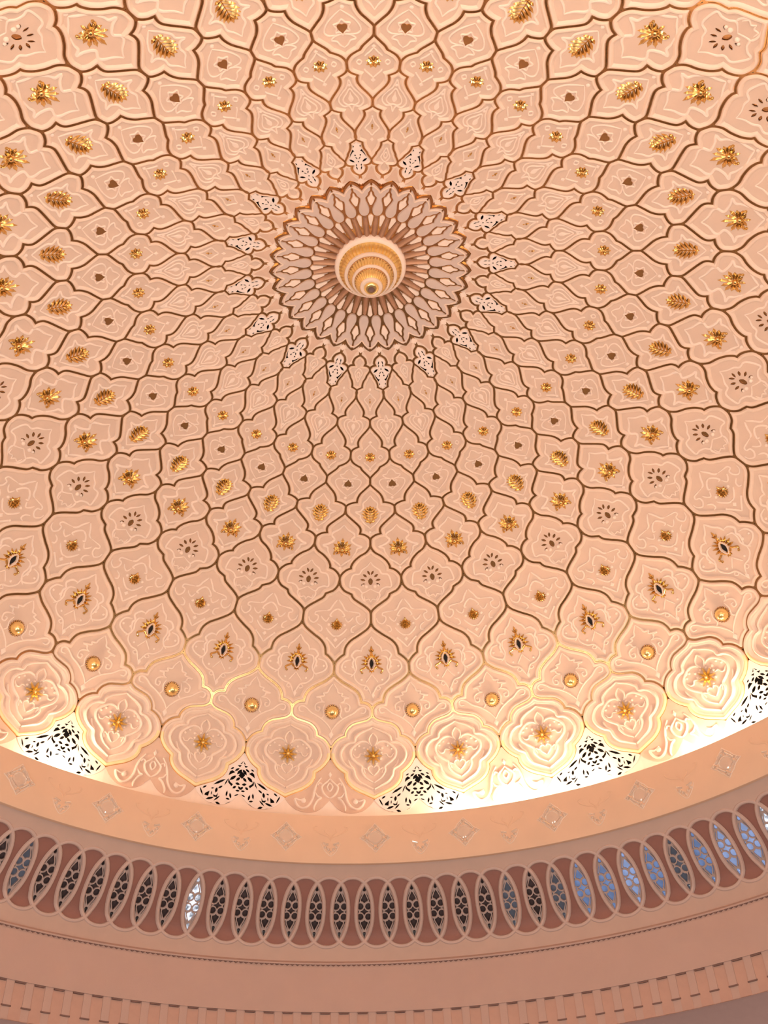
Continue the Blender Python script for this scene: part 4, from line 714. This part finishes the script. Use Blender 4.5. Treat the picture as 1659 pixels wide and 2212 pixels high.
# plaster scroll relief above each small crystal, and moulded edge around each large one
mb = MB()
for sx in (1, -1):
    SCY.stroke(mb, [(0, zs(-2.20)), (sx*.05, zs(-2.12)), (sx*.20, zs(-2.06)), (sx*.33, zs(-1.98)), (sx*.36, zs(-1.90)), (sx*.28, zs(-1.88))], .035, .012, 0)
    SCY.stroke(mb, [(0, zs(-2.22)), (sx*.03, zs(-2.10)), (sx*.12, zs(-2.01)), (sx*.10, zs(-1.94))], .025, .01, 0)
O2 = CY_.p(0, zs(-2.1)); me_scroll = mb.mesh('scroll_relief', M_CORN, O2)
Ob = CY_.p(0, zs(-2.145)); Osml = CY_.p(0, zs(-2.38))
def prism(mb, pts, w, h, off):
    SCY.stroke(mb, pts, w, h, off, taper=.9, smooth=False)
def gem(mb, x, y, r, h, off, n=4, rot=0., sx=1., sy=1.):
    vs = [SCY.pt(x+r*sx*math.cos(rot+TAU*i/n), y+r*sy*math.sin(rot+TAU*i/n), off) for i in range(n)]
    vs += [SCY.pt(x+r*.6*sx*math.cos(rot+TAU*i/n), y+r*.6*sy*math.sin(rot+TAU*i/n), off+h) for i in range(n)]
    mb.add(vs, [(i, (i+1) % n, n+(i+1) % n, n+i) for i in range(n)]+[tuple(range(n, 2*n))])
c0 = zs(-2.145)
mbp = MB(); R_ = .325
cor = [(0, c0-R_), (.10, c0-.21), (.13, c0-.19), (.20, c0-.09), (R_+.01, c0), (.20, c0+.09), (.13, c0+.19), (.10, c0+.21), (0, c0+R_), (-.10, c0+.21), (-.13, c0+.19), (-.20, c0+.09), (-R_-.01, c0), (-.20, c0-.09), (-.13, c0-.19), (-.10, c0-.21)]
SCY.stroke(mbp, cor, .03, .014, .0, closed=True, smooth=False); me_bm = mbp.mesh('moulded_edge', M_BORDER, Ob)
mb1 = MB(); SCY.pad(mb1, [(0, c0-.16), (.06, c0-.14), (.15, c0-.06), (.16, c0), (.15, c0+.06), (.06, c0+.14), (0, c0+.16), (-.06, c0+.14), (-.15, c0+.06), (-.16, c0), (-.15, c0-.06), (-.06, c0-.14)], .035, .0, k=.75)
me_cc = mb1.mesh('crystal_core', M_CRYS, Ob, smooth=False)
side_meshes = []
for q in range(4):
    a = math.radians(45+90*q); m_ = MB()
    cx_, cy_ = .155*math.cos(a), .155*math.sin(a)
    d = (-math.sin(a), math.cos(a))
    prism(m_, [(cx_*1.12-d[0]*.12, c0+cy_*1.12-d[1]*.12), (cx_*1.12+d[0]*.12, c0+cy_*1.12+d[1]*.12)], .05, .05, 0)
    side_meshes.append(m_.mesh('crystal_bar', M_CRYS, Ob, smooth=False))
cornm = []
for q in range(4):
    a = math.radians(90*q); m_ = MB(); gem(m_, .255*math.cos(a), c0+.25*math.sin(a), .05, .05, 0, 4, 0)
    gem(m_, .19*math.cos(a+.28), c0+.19*math.sin(a+.28), .03, .045, 0, 5); gem(m_, .19*math.cos(a-.28), c0+.19*math.sin(a-.28), .03, .045, 0, 5)
    cornm.append(m_.mesh('crystal_point', M_CRYS, Ob, smooth=False))
c1 = zs(-2.38); sm = []
for sx in (1, -1):
    m_ = MB(); prism(m_, [(sx*.05, c1-.075), (sx*.17, c1-.115)], .05, .045, 0); gem(m_, sx*.115, c1-.02, .04, .05, 0, 5); sm.append(('crystal_wing', m_))
m_ = MB(); gem(m_, .055, c1+.035, .04, .05, 0, 5); gem(m_, -.055, c1+.035, .04, .05, 0, 5); sm.append(('crystal_bead', m_))
m_ = MB(); gem(m_, 0, c1+.095, .035, .05, 0, 4, 0, 1, 1.3); sm.append(('crystal_drop', m_))
sm = [(n_, m_.mesh(n_, M_CRYS, Osml, smooth=False)) for n_, m_ in sm]
mbp = MB(); SCY.stroke(mbp, [(-.21, c1-.11), (-.12, c1+.06), (0, c1+.17), (.12, c1+.06), (.21, c1-.11)], .022, .012, 0); me_smm = mbp.mesh('moulded_edge', M_BORDER, Osml)
BIG = {-4: 'leftmost large diamond-shaped crystal ornament on the peach cornice, at the left edge', -3: 'large diamond-shaped crystal ornament on the cornice under the left floodlit patch, second from left',
       -2: 'large diamond-shaped crystal ornament on the peach cornice, third from the left', -1: 'large diamond-shaped crystal on the cornice below a pierced spandrel, fourth from the left',
       0: 'middle large diamond-shaped crystal ornament of the row on the peach cornice', 1: 'large diamond-shaped crystal on the cornice just right of the middle one, under the glare',
       2: 'large diamond-shaped crystal on the cornice, third from the right', 3: 'large diamond-shaped crystal on the cornice, second from the right',
       4: 'rightmost large diamond-shaped crystal ornament on the peach cornice', -5: 'large diamond-shaped crystal just outside the left edge of the photo', 5: 'large diamond-shaped crystal just outside the right edge of the photo'}
ORD = ['leftmost', 'second from left', 'third from left', 'fourth from left', 'middle', 'fourth from right', 'third from right', 'second from right', 'rightmost, at the frame edge']
SML = {k: 'small crown-shaped crystal cluster low on the peach cornice, '+ORD[k+4] for k in range(-4, 5)}
SML[-5] = 'small crown-shaped crystal cluster just outside the left edge of the photo'
for k in range(-5, 6):
    a = A0-.00225+k*K
    r_ = link('crystal_rosette', None); r_.empty_display_size = .2; place(Ob, a, r_)
    tag(r_, BIG[k], 'crystal ornament', 'large crystal rosettes along the cornice')
    link('moulded_edge', me_bm, r_); link('crystal_core', me_cc, r_)
    for m_ in side_meshes: link('crystal_bar', m_, r_)
    for m_ in cornm: link('crystal_point', m_, r_)
    if k == 5: break
    a += K/2
    r_ = link('crystal_drop_cluster', None); r_.empty_display_size = .1; place(Osml, a, r_)
    tag(r_, SML[k], 'crystal ornament', 'small crystal clusters along the cornice')
    link('moulded_edge', me_smm, r_)
    for n_, m_ in sm: link(n_, m_, r_)
    o = link('scroll_relief', me_scroll, corn); place(O2, a, o)

# ------------------------------------------------------------------ window band
KW = TAU/128
BAND = linprof([(9.85, -2.7), (10.139, -3.075), (10.803, -3.819), (10.87, -4.33)], KW)
SB = Surf(BAND)
CS, HS, HW = .985, .72, .84
def oval(cx, n=40, hw=HW, hs=HS, e=2.25):
    out = []
    for i in range(n):
        a = TAU*i/n; c, s = math.cos(a), math.sin(a)
        out.append((cx+hw*math.copysign(abs(c)**(2/e), c), CS+hs*math.copysign(abs(s)**(2/e), s)))
    return out
def oval_y(dx, hw, hs, e=2.25): 
    t = abs(dx)/hw
    return hs*(1-t**e)**(1/e) if t < 1 else 0.
RANGE = range(-21, 24)
SEG = 6
# wall above and below the chain of ovals (upper and lower scalloped boundaries), one mesh all the way round
mb = MB()
for side in (-1, 1):
    rows = []
    for k in range(-64, 64):
        for j in range(8):
            x = k+j/8; dx = (x % 1)-.5; sb = CS+side*oval_y(dx, HW, HS)
            se = 0. if side < 0 else BAND.S[-1]
            rows.append([BAND.p(x, se+(sb-se)*t, 0) for t in (0, .35, .7, 1)]+[BAND.p(x, sb, -.10)])
    n = len(rows); vs = [v for r in rows for v in r]
    mb.add(vs, [(i*5+k, ((i+1) % n)*5+k, ((i+1) % n)*5+k+1, i*5+k+1) for i in range(n) for k in range(4)])
wb = link('wall_window_band', mb.mesh('wall_window_band', M_BAND)); wb.rotation_euler = (0, 0, -AW)
tag(wb, 'mauve-brown wall band of interlaced ovals with small pointed lattice windows', 'wall', kind='structure')
# solid dark wall behind everything
mb = MB(); lathe(mb, [(BAND.r(s)+.30, BAND.z(s)) for s in np.linspace(0, BAND.S[-1], 8)], 128)
link('cavity_wall', mb.mesh('cavity_wall', M_DARK), wb)
Oo = BAND.p(0, CS, 0)
mb = MB(); SB.stroke(mb, [BAND.m(u, s) for u, s in oval(0, 56)], .088, .035, -.006, closed=True, smooth=False); me_ov = mb.mesh('oval_moulding', M_OVAL, Oo)
# hourglass recess between two windows (inside one oval, outside its neighbours)
hg = []
N_ = 22
top = []
for j in range(N_+1):
    x = -.5+j/N_; top.append((x, CS-oval_y(x, HW, HS)))
rgt = []
sc0 = oval_y(.5, HW, HS)
for j in range(1, 20):
    s = CS-sc0+2*sc0*j/20; t = abs(s-CS)/HS; dx = HW*(1-t**2.25)**(1/2.25); rgt.append((1-dx, s))
bot = [(-x, 2*CS-s) for x, s in top]
lft = [(-x, s) for x, s in rgt[::-1]]
hgl = [BAND.m(u, s) for u, s in top+rgt+bot+lft]
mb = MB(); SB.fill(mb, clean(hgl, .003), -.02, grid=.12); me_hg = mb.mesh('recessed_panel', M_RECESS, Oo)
# lens-shaped window: lattice and pane
def lens_half(s, hw=HW):
    t = abs(s-CS)/HS
    return max(0, HW*(1-t**2.25)**(1/2.25)-.5) if t < 1 else 0
ll = [(0, CS-sc0)]
for j in range(1, 24): s = CS-sc0+2*sc0*j/24; ll.append((lens_half(s), s))
ll.append((0, CS+sc0)); ll += [(-x, s) for x, s in ll[1:-1][::-1]]
Ll = clean([BAND.m(u, s) for u, s in ll], .003)
In = inset(Ll, .030); ux = lambda px: px*.36166/(51.5)*KW*10.5; vy = lambda py: CS+py*(1.015/290)
def circ(x, y, r, n=10, ry=None): return [(ux(x)+r*math.cos(TAU*i/n), vy(y)+(ry or r)*math.sin(TAU*i/n)) for i in range(n)]
hol = []
for sy in (1, -1):
    for sx in (1, -1): hol.append(circ(sx*23, sy*31, .066, 12, .072))
    hol.append([(ux(x), vy(y*sy)) for x, y in ((0, -112), (9, -96), (20, -72), (19, -62), (8, -58), (0, -50), (-8, -58), (-19, -62), (-20, -72), (-9, -96))])
    hol.append([(ux(x), vy(y*sy)) for x, y in ((0, -152), (9, -132), (8, -124), (0, -120), (-8, -124), (-9, -132))])
    for sx in (1, -1): hol.append([(ux(x*sx), vy(y*sy)) for x, y in ((11, -114), (22, -90), (33, -62), (28, -56), (24, -76), (14, -98))])
    for sx in (1, -1): hol.append([(ux(x*sx), vy(y*sy)) for x, y in ((38, -14), (43, 0), (38, 14), (30, 0))]) if sy > 0 else None
hol.append([(ux(x), vy(y)) for x, y in ((0, -22), (9, -9), (27, 0), (9, 9), (0, 22), (-9, 9), (-27, 0), (-9, -9))])
hol = [h for h in hol if sum(inside(p, In) for p in h) > len(h)*.6]
hol = [[p for p in h if inside(p, In)] for h in hol]
mb = MB(); SB.fill(mb, Ll, -.03, [h if poly_area(h) > 0 else h[::-1] for h in hol], .12, .04)
me_lat = mb.mesh('lattice', M_LATT, Oo)
mb = MB(); SB.loops(mb, Ll, [(.0, .0), (.012, .012), (.03, .008), (.036, -.03)]); me_fr = mb.mesh('window_frame', M_OVAL, Oo)
mb = MB(); SB.fill(mb, Ll, -.12, grid=.12)
mb.add(*[[SB.pt(x, y, o_) for o_ in (-.12, -.03) for x, y in Ll], [(i, (i+1) % len(Ll), len(Ll)+(i+1) % len(Ll), len(Ll)+i) for i in range(len(Ll))]])
pane_me = {}
for key, g_ in (('d', G_DARK), ('g', G_GREY), ('b', G_BLUE), ('B', G_BLUE2), ('s', G_SPARK)):
    m_ = mb.mesh('pane', g_, Oo, smooth=False); pane_me[key] = m_
GL = {-7: 's', -14: 'g', 8: 'g', 9: 'b', 10: 'b', 11: 'B', 12: 'b', 13: 'g', 14: 'b', 15: 'B', 16: 'B', 17: 's', 18: 'B', 19: 'b', 20: 'B', 6: 'g'}
wn = 0
for k in range(-64, 64):
    a = AW+(k+.5)*KW
    o = link('oval_moulding', me_ov, wb); place(Oo, a, o); o.rotation_euler = (0, 0, -a+AW); o.location = Matrix.Rotation(AW, 3, 'Z') @ o.location
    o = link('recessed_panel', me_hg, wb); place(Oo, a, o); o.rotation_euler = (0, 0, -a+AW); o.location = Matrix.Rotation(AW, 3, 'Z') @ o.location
    if k in RANGE:
        wn += 1; a = AW+k*KW
        w_ = link('window_%d' % wn, me_fr); place(Oo, a, w_); g_ = GL.get(k, 'd')
        lab = {'d': 'dark pointed oval lattice window in the mauve-brown band', 'g': 'dim grey pointed lattice window in the mauve-brown band', 'b': 'blue daylit pointed lattice window in the mauve-brown band',
               'B': 'bright pale-blue pointed lattice window in the mauve-brown band', 's': 'pointed lattice window with a white glint in the mauve-brown band'}[g_]
        tag(w_, lab, 'window', 'small pointed lattice windows', 'structure')
        link('lattice', me_lat, w_); link('pane', pane_me[g_], w_)
    else:
        o = link('blind_lattice', me_lat, wb); place(Oo, AW+k*KW, o); o.rotation_euler = (0, 0, -k*KW); o.location = Matrix.Rotation(AW, 3, 'Z') @ o.location

# ------------------------------------------------------------------ bead moulding, pink wall, frieze
mb = MB(); lathe(mb, [(10.87, -4.33), (10.84, -4.35), (10.80, -4.37), (10.775, -4.40), (10.78, -4.425), (10.80, -4.43)], 256)
tr = link('trim_1', mb.mesh('trim_1', M_WALL)); tag(tr, 'thin pink rounded moulding under the window band', 'moulding', kind='structure')
mb = MB(); nb = 640
vs = []; fs = []
for k in range(nb):
    a = TAU*k/nb; da = TAU/nb*.42
    b_ = len(vs)
    for aa, r, z in ((a-da, 10.80, -4.43), (a+da, 10.80, -4.43), (a-da, 10.772, -4.43), (a+da, 10.772, -4.43), (a, 10.776, -4.455), (a, 10.80, -4.455)): vs.append((r*math.sin(aa), r*math.cos(aa), z))
    fs += [(b_, b_+1, b_+3, b_+2), (b_+2, b_+3, b_+4), (b_, b_+2, b_+4, b_+5), (b_+1, b_+5, b_+4, b_+3)]
mb.add(vs, fs); bd = link('dentil_row', mb.mesh('dentil_row', M_TRIM_SHADE, smooth=False), tr); bd['kind'] = 'stuff'
mb = MB(); lathe(mb, [(10.80, -4.43), (10.80, -4.47), (10.78, -4.475), (10.78, -5.36)], 256); lathe(mb, [(10.78, -5.36), (10.82, -5.36), (10.82, -6.03), (10.78, -6.05)], 256)
lw = link('wall_lower', mb.mesh('wall_lower', M_WALL)); tag(lw, 'plain pink wall below the window band above a frieze of small flutes', 'wall', kind='structure')
KF = TAU/180; AF = -.25771
FR = linprof([(10.78, -5.30), (10.78, -6.30)], KF); SF = Surf(FR); fz = lambda z: -5.30-z
Of = FR.p(0, fz(-5.6), 0)
def boxm(name, u0, u1, z0, z1, o0, o1, m):
    b = MB(); vs = [FR.p(u, fz(z), o) for o in (o0, o1) for z in (z0, z1) for u in (u0, u1)]
    b.add(vs, [(4, 5, 7, 6), (0, 4, 6, 2), (1, 3, 7, 5), (0, 1, 5, 4), (2, 6, 7, 3)]); return b.mesh(name, m, Of, smooth=False)
me_rp = boxm('frieze_panel', -.30, .30, -5.395, -6.03, -.05, -.035, M_ORANGE)
me_s1 = boxm('painted_shadow', -.25, .25, -5.365, -5.39, -.07, -.004, M_TRIM_SHADE)  # dark strip drawn in for the shade under the recess's top edge
me_bar = boxm('flute_bar', -.20, .20, -5.36, -5.79, -.06, -.02, M_WALL)
me_s2 = boxm('painted_shadow', -.25, .25, -5.79, -5.815, -.06, -.018, M_TRIM_SHADE)  # dark strip standing in for the shade below each bar
for k in range(-26, 36):
    o = link('frieze_panel', me_rp, lw); place(Of, AF+k*KF, o); link('painted_shadow', me_s1, o)
    o = link('flute_bar', me_bar, lw); place(Of, AF+(k+.5)*KF, o); link('painted_shadow', me_s2, o)
mb = MB(); lathe(mb, [(10.78, -6.05), (10.80, -6.055), (10.9, -6.06), (11.6, -6.5), (11.7, -7.2), (11.7, -9)], 192)
lo = link('wall_base', mb.mesh('wall_base', M_LOW)); tag(lo, 'mauve flared wall below the flute frieze at the bottom edge', 'wall', kind='structure')
